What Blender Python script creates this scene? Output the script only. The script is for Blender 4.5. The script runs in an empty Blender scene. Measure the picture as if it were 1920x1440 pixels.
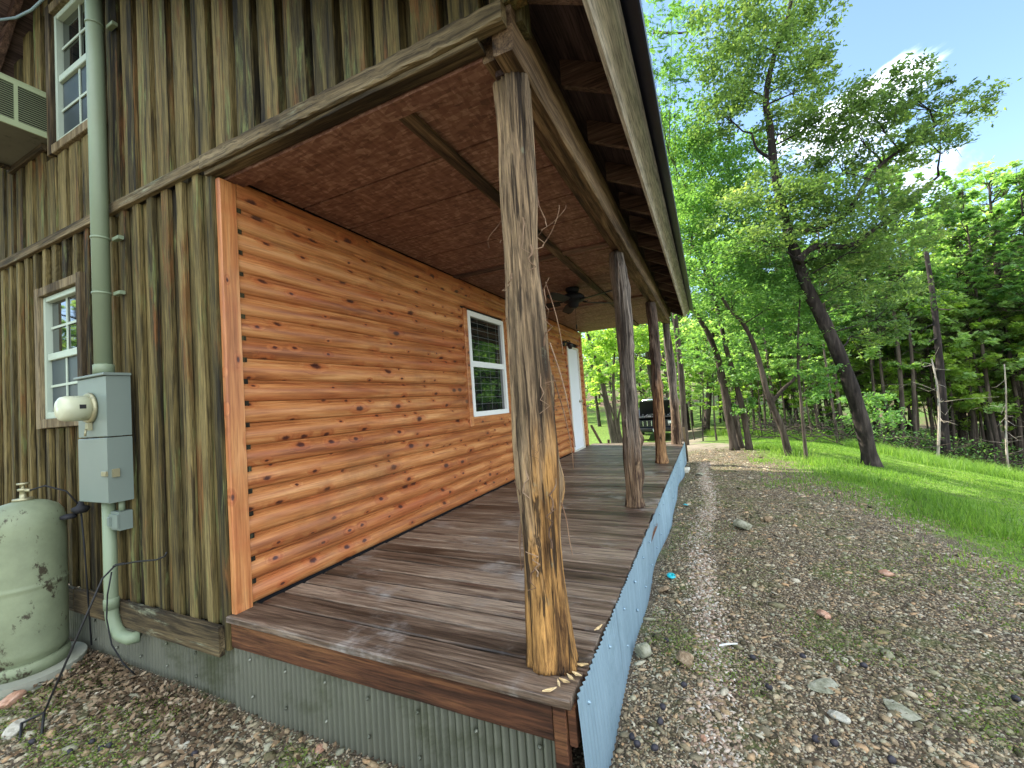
import bpy, math, random
import numpy as np
R = math.radians
rng = np.random.default_rng(7)
random.seed(7)
S = bpy.context.scene
COL = S.collection

# ------------------------------------------------------------------ camera
CAMP = (785.19, 24.86, 2.51, 3.97, 2.385, -1.41, 1.022)       # focal px (1920 wide), yaw, pitch, roll, position
def cam_axes():
    y, p, r = (R(a) for a in CAMP[1:4])
    cy, sy, cp, sp, cr, sr = math.cos(y), math.sin(y), math.cos(p), math.sin(p), math.cos(r), math.sin(r)
    Rz = np.array([[cy, -sy, 0], [sy, cy, 0], [0, 0, 1]]); Rx = np.array([[1, 0, 0], [0, cp, -sp], [0, sp, cp]])
    Ry = np.array([[cr, 0, sr], [0, 1, 0], [-sr, 0, cr]])
    return Rz @ Rx @ Ry
AX = cam_axes()
from mathutils import Matrix, Vector
cd = bpy.data.cameras.new('camera'); cam = bpy.data.objects.new('camera', cd); COL.objects.link(cam)
cd.sensor_fit = 'HORIZONTAL'; cd.sensor_width = 36; cd.lens = 36 * CAMP[0] / 1920
cd.clip_start = 0.05; cd.clip_end = 2000
m = Matrix.Identity(4)
for i in range(3):
    m[i][0] = AX[i, 0]; m[i][1] = AX[i, 2]; m[i][2] = -AX[i, 1]; m[i][3] = CAMP[4 + i]
cam.matrix_world = m
S.camera = cam
EYE = np.array(CAMP[4:7])

# ------------------------------------------------------------------ light
SUN_AZ, SUN_EL = 76.0, 41.0        # degrees left of +Y, elevation
SUN_DIR = Vector((-math.sin(R(SUN_AZ)) * math.cos(R(SUN_EL)), math.cos(R(SUN_AZ)) * math.cos(R(SUN_EL)), math.sin(R(SUN_EL))))
W = bpy.data.worlds.new("World"); S.world = W; W.use_nodes = True
nt = W.node_tree; nt.nodes.clear()
def wn(t, **k):
    n = nt.nodes.new(t)
    for a, b in k.items(): setattr(n, a, b)
    return n
sky = wn('ShaderNodeTexSky', sky_type='NISHITA', sun_disc=False)
sky.sun_elevation = R(SUN_EL); sky.sun_rotation = R(-SUN_AZ); sky.air_density = 1.0; sky.dust_density = 0.2; sky.ozone_density = 2.0
bg = wn('ShaderNodeBackground'); bg.inputs['Strength'].default_value = 0.15
out = wn('ShaderNodeOutputWorld')
tc = wn('ShaderNodeTexCoord')
# clouds: wispy streaks, plus unseen cloud added behind the camera to light the porch
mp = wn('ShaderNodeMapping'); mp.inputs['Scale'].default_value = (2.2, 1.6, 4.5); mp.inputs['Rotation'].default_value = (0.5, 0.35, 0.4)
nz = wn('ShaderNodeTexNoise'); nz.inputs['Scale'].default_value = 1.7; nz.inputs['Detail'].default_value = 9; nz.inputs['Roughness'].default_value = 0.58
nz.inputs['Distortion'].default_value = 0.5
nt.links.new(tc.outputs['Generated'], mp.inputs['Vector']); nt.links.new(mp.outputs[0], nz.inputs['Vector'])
def wmath(op, a, b=None, c=None):
    n = wn('ShaderNodeMath', operation=op)
    for i, v in enumerate((a, b, c)):
        if v is None: continue
        if isinstance(v, (int, float)): n.inputs[i].default_value = v
        else: nt.links.new(v, n.inputs[i])
    return n.outputs[0]
def pxdir(px, py):
    d = AX @ np.array([(px - 960) / CAMP[0], 1, -(py - 720) / CAMP[0]]); return d / np.linalg.norm(d)
def wdot(v):
    n = wn('ShaderNodeVectorMath', operation='DOT_PRODUCT'); nt.links.new(tc.outputs['Generated'], n.inputs[0]); n.inputs[1].default_value = tuple(v); return n.outputs['Value']
def blob(px, py, r, w):
    d = wdot(pxdir(px, py)); c = math.cos(R(r))
    n = wn('ShaderNodeMapRange', interpolation_type='SMOOTHSTEP'); nt.links.new(d, n.inputs['Value'])
    n.inputs['From Min'].default_value = c; n.inputs['From Max'].default_value = 1.0; n.inputs['To Min'].default_value = 0; n.inputs['To Max'].default_value = w
    return n.outputs['Result']
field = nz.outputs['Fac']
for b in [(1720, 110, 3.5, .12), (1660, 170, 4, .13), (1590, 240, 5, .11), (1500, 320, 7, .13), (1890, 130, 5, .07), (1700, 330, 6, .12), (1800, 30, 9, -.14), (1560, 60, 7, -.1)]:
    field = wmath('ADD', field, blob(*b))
back = wdot((0.55, -0.55, 0.63))  # direction of the added out-of-view cloud that brightens porch and end wall
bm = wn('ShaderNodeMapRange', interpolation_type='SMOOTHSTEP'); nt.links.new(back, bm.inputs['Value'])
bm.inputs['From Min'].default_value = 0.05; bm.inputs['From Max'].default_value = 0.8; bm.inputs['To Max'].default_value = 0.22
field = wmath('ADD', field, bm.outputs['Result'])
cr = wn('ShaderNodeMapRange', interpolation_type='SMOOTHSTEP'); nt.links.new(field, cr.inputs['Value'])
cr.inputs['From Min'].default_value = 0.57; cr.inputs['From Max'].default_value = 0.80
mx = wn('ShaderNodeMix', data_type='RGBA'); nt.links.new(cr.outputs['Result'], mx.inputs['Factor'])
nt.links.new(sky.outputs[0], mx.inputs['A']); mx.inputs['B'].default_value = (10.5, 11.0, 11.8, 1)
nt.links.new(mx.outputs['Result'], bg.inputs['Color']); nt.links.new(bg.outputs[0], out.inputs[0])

sl = bpy.data.lights.new('sun', 'SUN'); sl.energy = 5.0; sl.angle = R(0.5); sl.color = (1, .93, .82)
so = bpy.data.objects.new('sun', sl); COL.objects.link(so); so.rotation_euler = SUN_DIR.to_track_quat('Z', 'Y').to_euler()
S.view_settings.view_transform = 'Standard'; S.view_settings.look = 'None'; S.view_settings.gamma = 1; S.view_settings.exposure = 1.48
S.cycles.max_bounces = 8; S.cycles.diffuse_bounces = 5; S.cycles.transmission_bounces = 6; S.cycles.transparent_max_bounces = 8
S.cycles.sample_clamp_indirect = 6

# ------------------------------------------------------------------ helpers
def sm(t):
    t = np.clip(t, 0, 1); return t * t * (3 - 2 * t)
def vnoise(x, y, seed=0):
    """cheap smooth 2-D value noise for the terrain"""
    x = np.asarray(x, float); y = np.asarray(y, float)
    xi = np.floor(x).astype(np.int64); yi = np.floor(y).astype(np.int64); fx = sm(x - xi); fy = sm(y - yi)
    def h(a, b):
        n = (a * 374761393 + b * 668265263 + seed * 974711) & 0x7fffffff
        n = ((n ^ (n >> 13)) * 1274126177) & 0x7fffffff
        return ((n ^ (n >> 16)) & 0xffff) / 65535.0 - .5
    return (h(xi, yi) * (1 - fx) + h(xi + 1, yi) * fx) * (1 - fy) + (h(xi, yi + 1) * (1 - fx) + h(xi + 1, yi + 1) * fx) * fy
def terr(x, y):
    x = np.asarray(x, float); y = np.asarray(y, float)
    z = -.50 + .10 * sm((x - 1.0) / 1.2)
    d = np.maximum(x - 3.7, 0)
    z = z - (.265 * d * d / (d + 1.0)) * (1 - .5 * sm((d - 12) / 15))
    z = z - .75 * sm((y - 9.) / 11) * (1 - .6 * sm((x - 3) / 4))
    near = (1 - sm((np.hypot(x - 2, y - 2) - 9) / 6))
    z = z + near * (.05 * vnoise(x * 1.1, y * 1.1, 1) + .022 * vnoise(x * 3.7, y * 3.7, 2))
    far = np.hypot(x - 2.4, y + 1.4); z = z + 11. * sm((far - 50) / 55) * sm((y + 30) / 30)
    z = z + .5 * vnoise(x * .12, y * .12, 3) * sm((np.hypot(x, y) - 14) / 20)
    return z
def ray(px, py):
    return AX @ np.array([(px - 960) / CAMP[0], 1, -(py - 720) / CAMP[0]])
def at(px, py, depth):
    """world point seen at a pixel of the 1920x1440 photograph, at a forward distance"""
    return EYE + depth * ray(px, py)
def ground_at(px, py):
    d = ray(px, py); t = .4
    while t < 150:
        P = EYE + t * d
        if P[2] < terr(P[0], P[1]): break
        t *= 1.002
    return P, t

def tag(o, label=None, cat=None, group=None, kind=None):
    if label: o['label'] = label
    if cat: o['category'] = cat
    if group: o['group'] = group
    if kind: o['kind'] = kind
    return o
def empty(name, loc, label=None, cat=None, group=None, rz=0):
    o = bpy.data.objects.new(name, None); COL.objects.link(o); o.location = loc; o.rotation_euler = (0, 0, rz); o.empty_display_size = .1
    return tag(o, label, cat, group)
def link(name, me, mat, parent=None, label=None):
    mat = getattr(mat, 'm', mat)
    o = bpy.data.objects.new(name, me); COL.objects.link(o)
    if mat is not None and not me.materials: me.materials.append(getattr(mat, 'm', mat))
    if parent is not None:
        o.parent = parent
        # children of empties are written in world coordinates
        w = Matrix.Identity(4); p = parent
        loc = Vector((0, 0, 0))
        while p is not None: loc += Vector(p.location); p = p.parent
        o.location = -loc
    if label: o['label'] = label
    return o
def rawmesh(name, V, F, rnd=None, smooth=False):
    """V (n,3), F (m,k) array of equal-size faces, rnd per face"""
    V = np.asarray(V, np.float32); F = np.asarray(F, np.int32)
    me = bpy.data.meshes.new(name); k = F.shape[1]
    me.vertices.add(len(V)); me.vertices.foreach_set('co', V.ravel())
    me.loops.add(F.size); me.loops.foreach_set('vertex_index', F.ravel())
    me.polygons.add(len(F)); me.polygons.foreach_set('loop_start', np.arange(0, F.size, k, dtype=np.int32)); me.polygons.foreach_set('loop_total', np.full(len(F), k, np.int32))
    if smooth: me.polygons.foreach_set('use_smooth', np.ones(len(F), bool))
    if rnd is not None:
        a = me.attributes.new('rnd', 'FLOAT', 'FACE'); a.data.foreach_set('value', np.asarray(rnd, np.float32))
    me.update(calc_edges=True); me.validate()
    return me

class MB:
    def __init__(s): s.v = []; s.f = []; s.r = []; s.sm = []
    def add(s, V, F, rnd=None, smooth=False):
        n = len(s.v); s.v += [tuple(map(float, v)) for v in V]; rnd = random.random() if rnd is None else rnd
        for f in F: s.f.append(tuple(i + n for i in f)); s.r.append(rnd); s.sm.append(smooth)
        return s
    def plank(s, a, b, c=.004, n=1, jit=0., axis=0, rnd=None, wav=0.):
        """box a..b as a chamfered bar along axis, rings jittered a little like sawn wood"""
        a = np.array(a, float); b = np.array(b, float); lo = np.minimum(a, b); hi = np.maximum(a, b)
        o1, o2 = [i for i in range(3) if i != axis]
        c = min(c, .45 * (hi[o1] - lo[o1]), .45 * (hi[o2] - lo[o2]))
        prof = [(lo[o1] + c, lo[o2]), (hi[o1] - c, lo[o2]), (hi[o1], lo[o2] + c), (hi[o1], hi[o2] - c), (hi[o1] - c, hi[o2]), (lo[o1] + c, hi[o2]), (lo[o1], hi[o2] - c), (lo[o1], lo[o2] + c)]
        V = []; F = []
        ph = random.random() * 6; ph2 = random.random() * 6
        for i in range(n + 1):
            t = i / n; p = lo[axis] + (hi[axis] - lo[axis]) * t
            w1 = wav * math.sin(ph + p * 2.3) + wav * .5 * math.sin(ph2 + p * 6.1)
            for (u, w) in prof:
                q = [0, 0, 0]; q[axis] = p; q[o1] = u + w1 + random.uniform(-jit, jit); q[o2] = w + random.uniform(-jit, jit) * .7
                V.append(q)
        for i in range(n):
            for j in range(8):
                F.append((i * 8 + j, i * 8 + (j + 1) % 8, (i + 1) * 8 + (j + 1) % 8, (i + 1) * 8 + j))
        F.append(tuple(range(7, -1, -1))); F.append(tuple(n * 8 + j for j in range(8)))
        return s.add(V, F, rnd)
    def box(s, a, b, rnd=None, c=0.0):
        if c: return s.plank(a, b, c, rnd=rnd)
        x0, y0, z0 = np.minimum(a, b); x1, y1, z1 = np.maximum(a, b)
        return s.add([(x0, y0, z0), (x1, y0, z0), (x1, y1, z0), (x0, y1, z0), (x0, y0, z1), (x1, y0, z1), (x1, y1, z1), (x0, y1, z1)],
                     [(3, 2, 1, 0), (4, 5, 6, 7), (0, 1, 5, 4), (1, 2, 6, 5), (2, 3, 7, 6), (3, 0, 4, 7)], rnd)
    def prism(s, pts, axis, a, b, rnd=None):
        """polygon pts in the two other axes, extruded a..b along axis"""
        V = []
        for q in (a, b):
            for (u, w) in pts:
                p = [u, w]; p.insert(axis, q); V.append(p)
        n = len(pts)
        F = [tuple(range(n)), tuple(range(2 * n - 1, n - 1, -1))] + [(i, n + i, n + (i + 1) % n, (i + 1) % n) for i in range(n)]
        return s.add(V, F, rnd)
    def tube(s, P, rad, seg=12, rnd=None, cap=True, smooth=True):
        P = [np.array(p, float) for p in P]; rad = [rad] * len(P) if isinstance(rad, (int, float)) else rad
        V = []; F = []; up = np.array([0.13, .21, 1.0]); prev = None
        for i, p in enumerate(P):
            d = (P[min(i + 1, len(P) - 1)] - P[max(i - 1, 0)]); d = d / (np.linalg.norm(d) + 1e-9)
            if prev is None:
                u = np.cross(d, up if abs(d[2]) < .9 else np.array([1, 0.2, 0])); u /= np.linalg.norm(u)
            else:
                u = prev - d * np.dot(prev, d); u /= np.linalg.norm(u) + 1e-9
            prev = u; w = np.cross(d, u)
            for j in range(seg):
                a = 2 * math.pi * j / seg; V.append(p + rad[i] * (u * math.cos(a) + w * math.sin(a)))
        for i in range(len(P) - 1):
            for j in range(seg): F.append((i * seg + j, i * seg + (j + 1) % seg, (i + 1) * seg + (j + 1) % seg, (i + 1) * seg + j))
        if cap: F.append(tuple(range(seg - 1, -1, -1))); F.append(tuple((len(P) - 1) * seg + j for j in range(seg)))
        return s.add(V, F, rnd, smooth)
    def lathe(s, c, prof, seg=24, axis=2, rnd=None, smooth=True, scale=(1, 1)):
        """prof: (radius, height) list about axis through c"""
        V = []; F = []
        o1, o2 = [i for i in range(3) if i != axis]
        for (r, h) in prof:
            for j in range(seg):
                a = 2 * math.pi * j / seg; q = [0, 0, 0]; q[axis] = c[axis] + h; q[o1] = c[o1] + r * math.cos(a) * scale[0]; q[o2] = c[o2] + r * math.sin(a) * scale[1]; V.append(q)
        for i in range(len(prof) - 1):
            for j in range(seg): F.append((i * seg + j, i * seg + (j + 1) % seg, (i + 1) * seg + (j + 1) % seg, (i + 1) * seg + j))
        F.append(tuple(range(seg - 1, -1, -1))); F.append(tuple((len(prof) - 1) * seg + j for j in range(seg)))
        return s.add(V, F, rnd, smooth)
    def build(s, name, mat, parent=None, label=None):
        me = bpy.data.meshes.new(name); me.from_pydata(s.v, [], s.f)
        a = me.attributes.new('rnd', 'FLOAT', 'FACE'); a.data.foreach_set('value', np.array(s.r, np.float32))
        me.polygons.foreach_set('use_smooth', np.array(s.sm, bool)); me.update()
        import bmesh
        bm = bmesh.new(); bm.from_mesh(me); bmesh.ops.recalc_face_normals(bm, faces=bm.faces); bm.to_mesh(me); bm.free()
        return link(name, me, mat, parent, label)

# ------------------------------------------------------------------ materials
class Mat:
    def __init__(s, name, rough=.7, spec=.3, metal=0.):
        s.m = bpy.data.materials.new(name); s.m.use_nodes = True; s.t = s.m.node_tree; s.t.nodes.clear()
        s.out = s.n('ShaderNodeOutputMaterial'); s.b = s.n('ShaderNodeBsdfPrincipled'); s.t.links.new(s.b.outputs[0], s.out.inputs[0])
        s.b.inputs['Roughness'].default_value = rough; s.b.inputs['Specular IOR Level'].default_value = spec; s.b.inputs['Metallic'].default_value = metal
        s.tc = None
    def n(s, t, **k):
        n = s.t.nodes.new(t)
        for a, b in k.items(): setattr(n, a, b)
        return n
    def l(s, a, b): s.t.links.new(a, b)
    def co(s):
        if s.tc is None:
            g = s.n('ShaderNodeNewGeometry'); s.tc = g.outputs['Position']
            tcn = s.n('ShaderNodeTexCoord'); s.tc = tcn.outputs['Object']
        return s.tc
    def rnd(s):
        a = s.n('ShaderNodeAttribute', attribute_name='rnd'); return a.outputs['Fac']
    def math(s, op, a, b=None, c=None, clamp=False):
        n = s.n('ShaderNodeMath', operation=op); n.use_clamp = clamp
        for i, v in enumerate((a, b, c)):
            if v is None: continue
            if isinstance(v, (int, float)): n.inputs[i].default_value = v
            else: s.l(v, n.inputs[i])
        return n.outputs[0]
    def coords(s, scale=(1, 1, 1), shift=None, amt=13.7):
        v = s.co()
        if shift is not None:
            mu = s.math('MULTIPLY', shift, amt); cb = s.n('ShaderNodeCombineXYZ')
            for i in range(3): s.l(mu, cb.inputs[i])
            ad = s.n('ShaderNodeVectorMath', operation='ADD'); s.l(v, ad.inputs[0]); s.l(cb.outputs[0], ad.inputs[1]); v = ad.outputs[0]
        mp = s.n('ShaderNodeMapping'); mp.inputs['Scale'].default_value = scale; s.l(v, mp.inputs['Vector']); return mp.outputs[0]
    def noise(s, vec, scale=1, detail=5, rough=.55, dist=0):
        n = s.n('ShaderNodeTexNoise'); s.l(vec, n.inputs['Vector']); n.inputs['Scale'].default_value = scale; n.inputs['Detail'].default_value = detail
        n.inputs['Roughness'].default_value = rough; n.inputs['Distortion'].default_value = dist; return n.outputs['Fac']
    def voro(s, vec, scale=1, feat='F1', rand=1.0):
        n = s.n('ShaderNodeTexVoronoi', feature=feat); s.l(vec, n.inputs['Vector']); n.inputs['Scale'].default_value = scale; n.inputs['Randomness'].default_value = rand; return n
    def ramp(s, fac, stops, interp='LINEAR'):
        r = s.n('ShaderNodeValToRGB'); s.l(fac, r.inputs[0]); e = r.color_ramp.elements; r.color_ramp.interpolation = interp
        while len(e) < len(stops): e.new(.5)
        for i, (p, c) in enumerate(stops): e[i].position = p; e[i].color = (c[0], c[1], c[2], 1) if not isinstance(c, (int, float)) else (c, c, c, 1)
        return r.outputs[0]
    def mix(s, fac, a, b, mode='MIX'):
        n = s.n('ShaderNodeMix', data_type='RGBA', blend_type=mode)
        for k, v in (('Factor', fac), ('A', a), ('B', b)):
            if isinstance(v, (int, float)): n.inputs[k].default_value = v
            elif isinstance(v, tuple): n.inputs[k].default_value = (v[0], v[1], v[2], 1)
            else: s.l(v, n.inputs[k])
        return n.outputs['Result']
    def rangem(s, v, a, b, c=0., d=1.):
        n = s.n('ShaderNodeMapRange', interpolation_type='SMOOTHSTEP'); s.l(v, n.inputs['Value'])
        for k, q in zip(('From Min', 'From Max', 'To Min', 'To Max'), (a, b, c, d)): n.inputs[k].default_value = q
        return n.outputs['Result']
    def color(s, c):
        if isinstance(c, tuple): s.b.inputs['Base Color'].default_value = (c[0], c[1], c[2], 1)
        else: s.l(c, s.b.inputs['Base Color'])
        return s
    def bump(s, h, strength=.5, dist=.01):
        b = s.n('ShaderNodeBump'); s.l(h, b.inputs['Height']); b.inputs['Strength'].default_value = strength; b.inputs['Distance'].default_value = dist
        s.l(b.outputs[0], s.b.inputs['Normal']); return s

def wood(name, ramp, axis, tint=None, tint_thr=(.5, .7), rough=.75, grain=1., spot=None, var=.5, bump=.5, spec=.25, stretch=1.0, rust=None):
    """sawn wood with the grain along axis; every plank has its own rnd"""
    M = Mat(name, rough, spec); r = M.rnd()
    sc = [26. * grain] * 3; sc[axis] = 1.3 * grain * stretch
    g = M.noise(M.coords(tuple(sc), r), 1, 7, .62, .6)
    sc2 = [7.] * 3; sc2[axis] = .8
    g2 = M.noise(M.coords(tuple(sc2), r, 7.1), 1, 4, .6, .8)
    f = M.math('ADD', M.math('MULTIPLY', g, .6), M.math('MULTIPLY', g2, .5))
    f = M.math('ADD', f, M.math('MULTIPLY', M.math('SUBTRACT', r, .5), var * .35))
    c = M.ramp(f, ramp)
    if tint:
        sc3 = [9.] * 3; sc3[axis] = 1.6
        t = M.rangem(M.noise(M.coords(tuple(sc3), r, 3.3), 1, 8, .72, .3), *tint_thr)
        c = M.mix(t, c, tint)
    if spot:
        t = M.rangem(M.noise(M.coords((1.7, 1.7, 1.7)), 1, 6, .7), .52, .66)
        c = M.mix(t, c, spot)
    if rust:
        sc5 = [5.] * 3; sc5[axis] = .9
        t = M.rangem(M.noise(M.coords(tuple(sc5), r, 9.3), 1, 8, .7, .4), .54, .66); c = M.mix(M.math('MULTIPLY', t, .75), c, rust)
        sc6 = [40.] * 3; sc6[axis] = .9
        t = M.rangem(M.noise(M.coords(tuple(sc6), r, 4.3), 1, 4, .6), .60, .66); c = M.mix(M.math('MULTIPLY', t, .8), c, (.02, .016, .009))
    scg = [120.] * 3; scg[axis] = 5. ; fg = M.noise(M.coords(tuple(scg), r, 2.2), 1, 5, .7, .3)
    c = M.mix(1.0, c, M.ramp(fg, [(.36, (.42, .42, .42)), (.5, (.95, .95, .95)), (.64, (1.35, 1.33, 1.28))]), 'MULTIPLY')
    M.color(c); sc4 = [70.] * 3; sc4[axis] = 5.
    h = M.math('ADD', M.noise(M.coords(tuple(sc4), r), 1, 5, .6), M.math('MULTIPLY', g, 1.5))
    M.bump(h, bump, .004)
    return M

m_siding = wood('weathered_board', [(.40, (.015, .012, .006)), (.50, (.068, .053, .019)), (.58, (.122, .093, .033)), (.70, (.185, .143, .056))], 2, (.13, .15, .055), (.54, .70), .85, 1.0, spot=None, var=.55, bump=1.0, rust=(.15, .065, .02))
M = m_siding     # rusty brown stain patches of old finish
m_siding_back = wood('weathered_board_recess', [(.42, (.016, .013, .007)), (.54, (.07, .058, .024)), (.68, (.15, .115, .05))], 2, (.17, .21, .12), (.56, .70), .85, 1.0, var=.8, bump=1.0)
m_trimx = wood('weathered_trim', [(.42, (.026, .019, .010)), (.54, (.10, .074, .037)), (.68, (.20, .155, .085))], 0, (.28, .30, .2), (.58, .75), .85, .8)
m_trimz = wood('weathered_trim_upright', [(.42, (.028, .02, .011)), (.54, (.11, .08, .04)), (.68, (.22, .175, .10))], 2, (.26, .28, .17), (.6, .75), .85, .8)
m_beam = wood('aged_beam', [(.42, (.022, .014, .009)), (.54, (.10, .062, .034)), (.68, (.24, .165, .095))], 1, (.06, .045, .035), (.58, .7), .8, .8, var=.3)
m_rafter = wood('rafter_wood', [(.42, (.05, .028, .022)), (.55, (.13, .075, .055)), (.68, (.22, .14, .105))], 0, None, rough=.8, var=.6)
m_fascia = wood('pale_fascia', [(.40, (.36, .34, .32)), (.50, (.58, .55, .52)), (.68, (.72, .69, .66))], 1, (.25, .22, .19), (.66, .76), .8, .5, stretch=3)
m_deck = wood('deck_board', [(.40, (.024, .016, .010)), (.50, (.088, .058, .038)), (.58, (.15, .105, .072)), (.70, (.28, .215, .155))], 0, (.060, .024, .016), (.56, .68), .50, 1.1, spot=(.24, .21, .18), var=.6, bump=.8, spec=.4)
m_deckrim = wood('deck_rim', [(.42, (.022, .010, .006)), (.54, (.085, .034, .016)), (.68, (.19, .085, .035))], 0, (.05, .04, .02), (.6, .75), .7, .7, var=.2)

def logwood(name, axis, knots=True, upright=False):
    M = Mat(name, .42, .45); r = M.rnd()
    sc = [24.] * 3; sc[axis] = 1.5
    kc = [0.01, 4.3, 7.1]
    if upright: kc = [7., .01, 4.]
    if axis == 1: pass
    # knots
    sp = M.n('ShaderNodeSeparateXYZ'); M.l(M.coords((1, 1, 1), r, 5.31), sp.inputs[0]); cbk = M.n('ShaderNodeCombineXYZ')
    M.l(M.math('MULTIPLY', sp.outputs[1], 4.2 if not upright else 8.), cbk.inputs[0]); M.l(M.math('MULTIPLY', sp.outputs[2], 7.97 if not upright else 4.), cbk.inputs[1])
    V = M.voro(cbk.outputs[0], 1, 'F1', .9); V.voronoi_dimensions = '2D'; d = V.outputs['Distance']
    sep = M.n('ShaderNodeSeparateColor'); M.l(V.outputs['Color'], sep.inputs[0]); has = M.rangem(sep.outputs[0], .14, .18)
    size = M.math('ADD', M.math('MULTIPLY', M.math('POWER', sep.outputs[1], 2.0), .14), .062)
    kn = M.math('DIVIDE', d, size)
    wob = M.noise(M.coords((60, 60, 60)), 1, 3)
    kn = M.math('ADD', kn, M.math('MULTIPLY', M.math('SUBTRACT', wob, .5), .8))
    core = M.math('MULTIPLY', M.math('SUBTRACT', 1.0, M.rangem(kn, .45, 1.15)), has)
    halo = M.math('MULTIPLY', M.math('SUBTRACT', 1.0, M.rangem(kn, .9, 3.2)), has)
    # grain bent round the knots
    bend = M.math('MULTIPLY', halo, 1.1)
    cb = M.n('ShaderNodeCombineXYZ'); M.l(bend, cb.inputs[0]); M.l(bend, cb.inputs[2])
    ad = M.n('ShaderNodeVectorMath', operation='ADD'); M.l(M.coords(tuple(sc), r), ad.inputs[0]); M.l(cb.outputs[0], ad.inputs[1])
    g = M.noise(ad.outputs[0], 1, 6, .6, .5)
    sc2 = [8.] * 3; sc2[axis] = .7; g2 = M.noise(M.coords(tuple(sc2), r, 4.4), 1, 4, .6, 1.0)
    f = M.math('ADD', M.math('MULTIPLY', g, .55), M.math('MULTIPLY', g2, .5)); f = M.math('ADD', f, M.math('MULTIPLY', M.math('SUBTRACT', r, .5), .09))
    c = M.ramp(f, [(.36, (.20, .062, .022)), (.46, (.35, .122, .038)), (.55, (.46, .185, .060)), (.68, (.58, .285, .110))])
    red = M.rangem(M.noise(M.coords((.7, .7, 3.), r, 2.), 1, 4, .6), .5, .7); c = M.mix(M.math('MULTIPLY', red, .5), c, (.40, .095, .032))
    scf = [55.] * 3; scf[axis] = 2.; fl = M.rangem(M.noise(M.coords(tuple(scf), r), 1, 4, .6, .4), .57, .64); c = M.mix(M.math('MULTIPLY', fl, .28), c, (.20, .06, .02))
    gr = M.rangem(M.noise(M.coords((1.6, 1.6, 4.), r, 6.), 1, 5, .65), .55, .72); c = M.mix(M.math('MULTIPLY', gr, .3), c, (.34, .20, .085))
    c = M.mix(M.math('MULTIPLY', halo, .45), c, (.36, .085, .025)); c = M.mix(core, c, (.065, .018, .012))
    scg = [110.] * 3; scg[axis] = 3.; fg = M.noise(M.coords(tuple(scg), r, 2.2), 1, 5, .7, .3)
    c = M.mix(1.0, c, M.ramp(fg, [(.36, (.72, .66, .60)), (.5, (.98, .97, .96)), (.64, (1.1, 1.12, 1.14))]), 'MULTIPLY')
    dirt_ = M.rangem(M.noise(M.coords((1.3, 1.3, 1.3)), 1, 8, .75), .50, .66); c = M.mix(M.math('MULTIPLY', dirt_, .38), c, (.20, .085, .035))
    M.color(c); M.bump(M.math('ADD', fg, M.math('MULTIPLY', core, -.8)), .35, .003); return M
m_log = logwood('stained_log_siding', 1)
m_cornerboard = logwood('stained_corner_board', 2, upright=True)
m_logtrim = logwood('stained_trim', 1)

M = m_osb = Mat('stained_chip_board', .7, .25)
v = M.voro(M.coords((18, 60, 60)), 1, 'F1', 1); s_ = M.n('ShaderNodeSeparateColor'); M.l(v.outputs['Color'], s_.inputs[0])
v2 = M.voro(M.coords((55, 17, 60)), 1, 'F1', 1); s2 = M.n('ShaderNodeSeparateColor'); M.l(v2.outputs['Color'], s2.inputs[0])
f = M.math('ADD', M.math('MULTIPLY', s_.outputs[0], .45), M.math('MULTIPLY', s2.outputs[1], .3)); f = M.math('ADD', f, M.math('MULTIPLY', M.noise(M.coords((2.2, 2.2, 2.2)), 1, 6, .7), .45))
M.color(M.ramp(f, [(.25, (.11, .053, .039)), (.5, (.175, .083, .058)), (.68, (.21, .106, .074)), (.92, (.32, .19, .14))])); M.bump(f, .15, .002)

m_soffit = wood('dark_roof_deck', [(.42, (.045, .028, .028)), (.55, (.10, .065, .06)), (.70, (.17, .11, .10))], 1, None, var=.3)
def plain(name, col, rough=.5, spec=.4, metal=0., vary=.12, dirt=None, dscale=6, thr=(.55, .72), bump=0., bscale=60):
    M = Mat(name, rough, spec, metal)
    n = M.noise(M.coords((1, 1, 1)), dscale * .7, 6, .65)
    c = M.mix(n, tuple(x * (1 - vary) for x in col), tuple(min(1, x * (1 + vary)) for x in col))
    if dirt: c = M.mix(M.rangem(M.noise(M.coords((1, 1, .7)), dscale, 9, .75), *thr), c, dirt)
    M.color(c)
    if bump: M.bump(M.noise(M.coords((1, 1, 1)), bscale, 5, .6), bump, .004)
    return M
m_dark = plain('dark_interior', (.012, .012, .013), .8)
m_white = plain('white_vinyl', (.74, .76, .72), .4, .4, vary=.04, dirt=(.45, .5, .38), thr=(.62, .9))
m_wgreen = plain('window_frame_paint', (.40, .47, .37), .45, .4, vary=.06, dirt=(.3, .36, .25), thr=(.58, .85))
m_doorw = plain('white_door_paint', (.72, .76, .8), .4, .4, vary=.03)
m_cream = plain('cream_jamb', (.62, .60, .50), .5, .4, vary=.08, dirt=(.3, .27, .18))
m_pvc = plain('green_grey_conduit', (.19, .24, .15), .5, .4, vary=.12, dirt=(.19, .23, .14), dscale=4, bump=.15)
m_meter = plain('grey_enamel', (.16, .20, .17), .45, .45, vary=.08, dirt=(.17, .22, .18), dscale=3, thr=(.55, .8))
m_tank = plain('tank_paint', (.19, .225, .135), .6, .35, vary=.4, dirt=(.045, .038, .022), dscale=9, thr=(.56, .63), bump=.4, bscale=40)
m_black = plain('black_metal', (.012, .013, .015), .4, .5)
m_iron = plain('dark_iron', (.02, .02, .02), .55, .4, .3)
m_brass = plain('old_brass', (.35, .33, .2), .45, .5, .6, dirt=(.12, .13, .08))
m_rubber = plain('black_rubber', (.015, .016, .018), .7, .3)
m_acgreen = plain('green_beige_ac_case', (.29, .34, .19), .5, .4, vary=.08, dirt=(.2, .22, .13))
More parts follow.
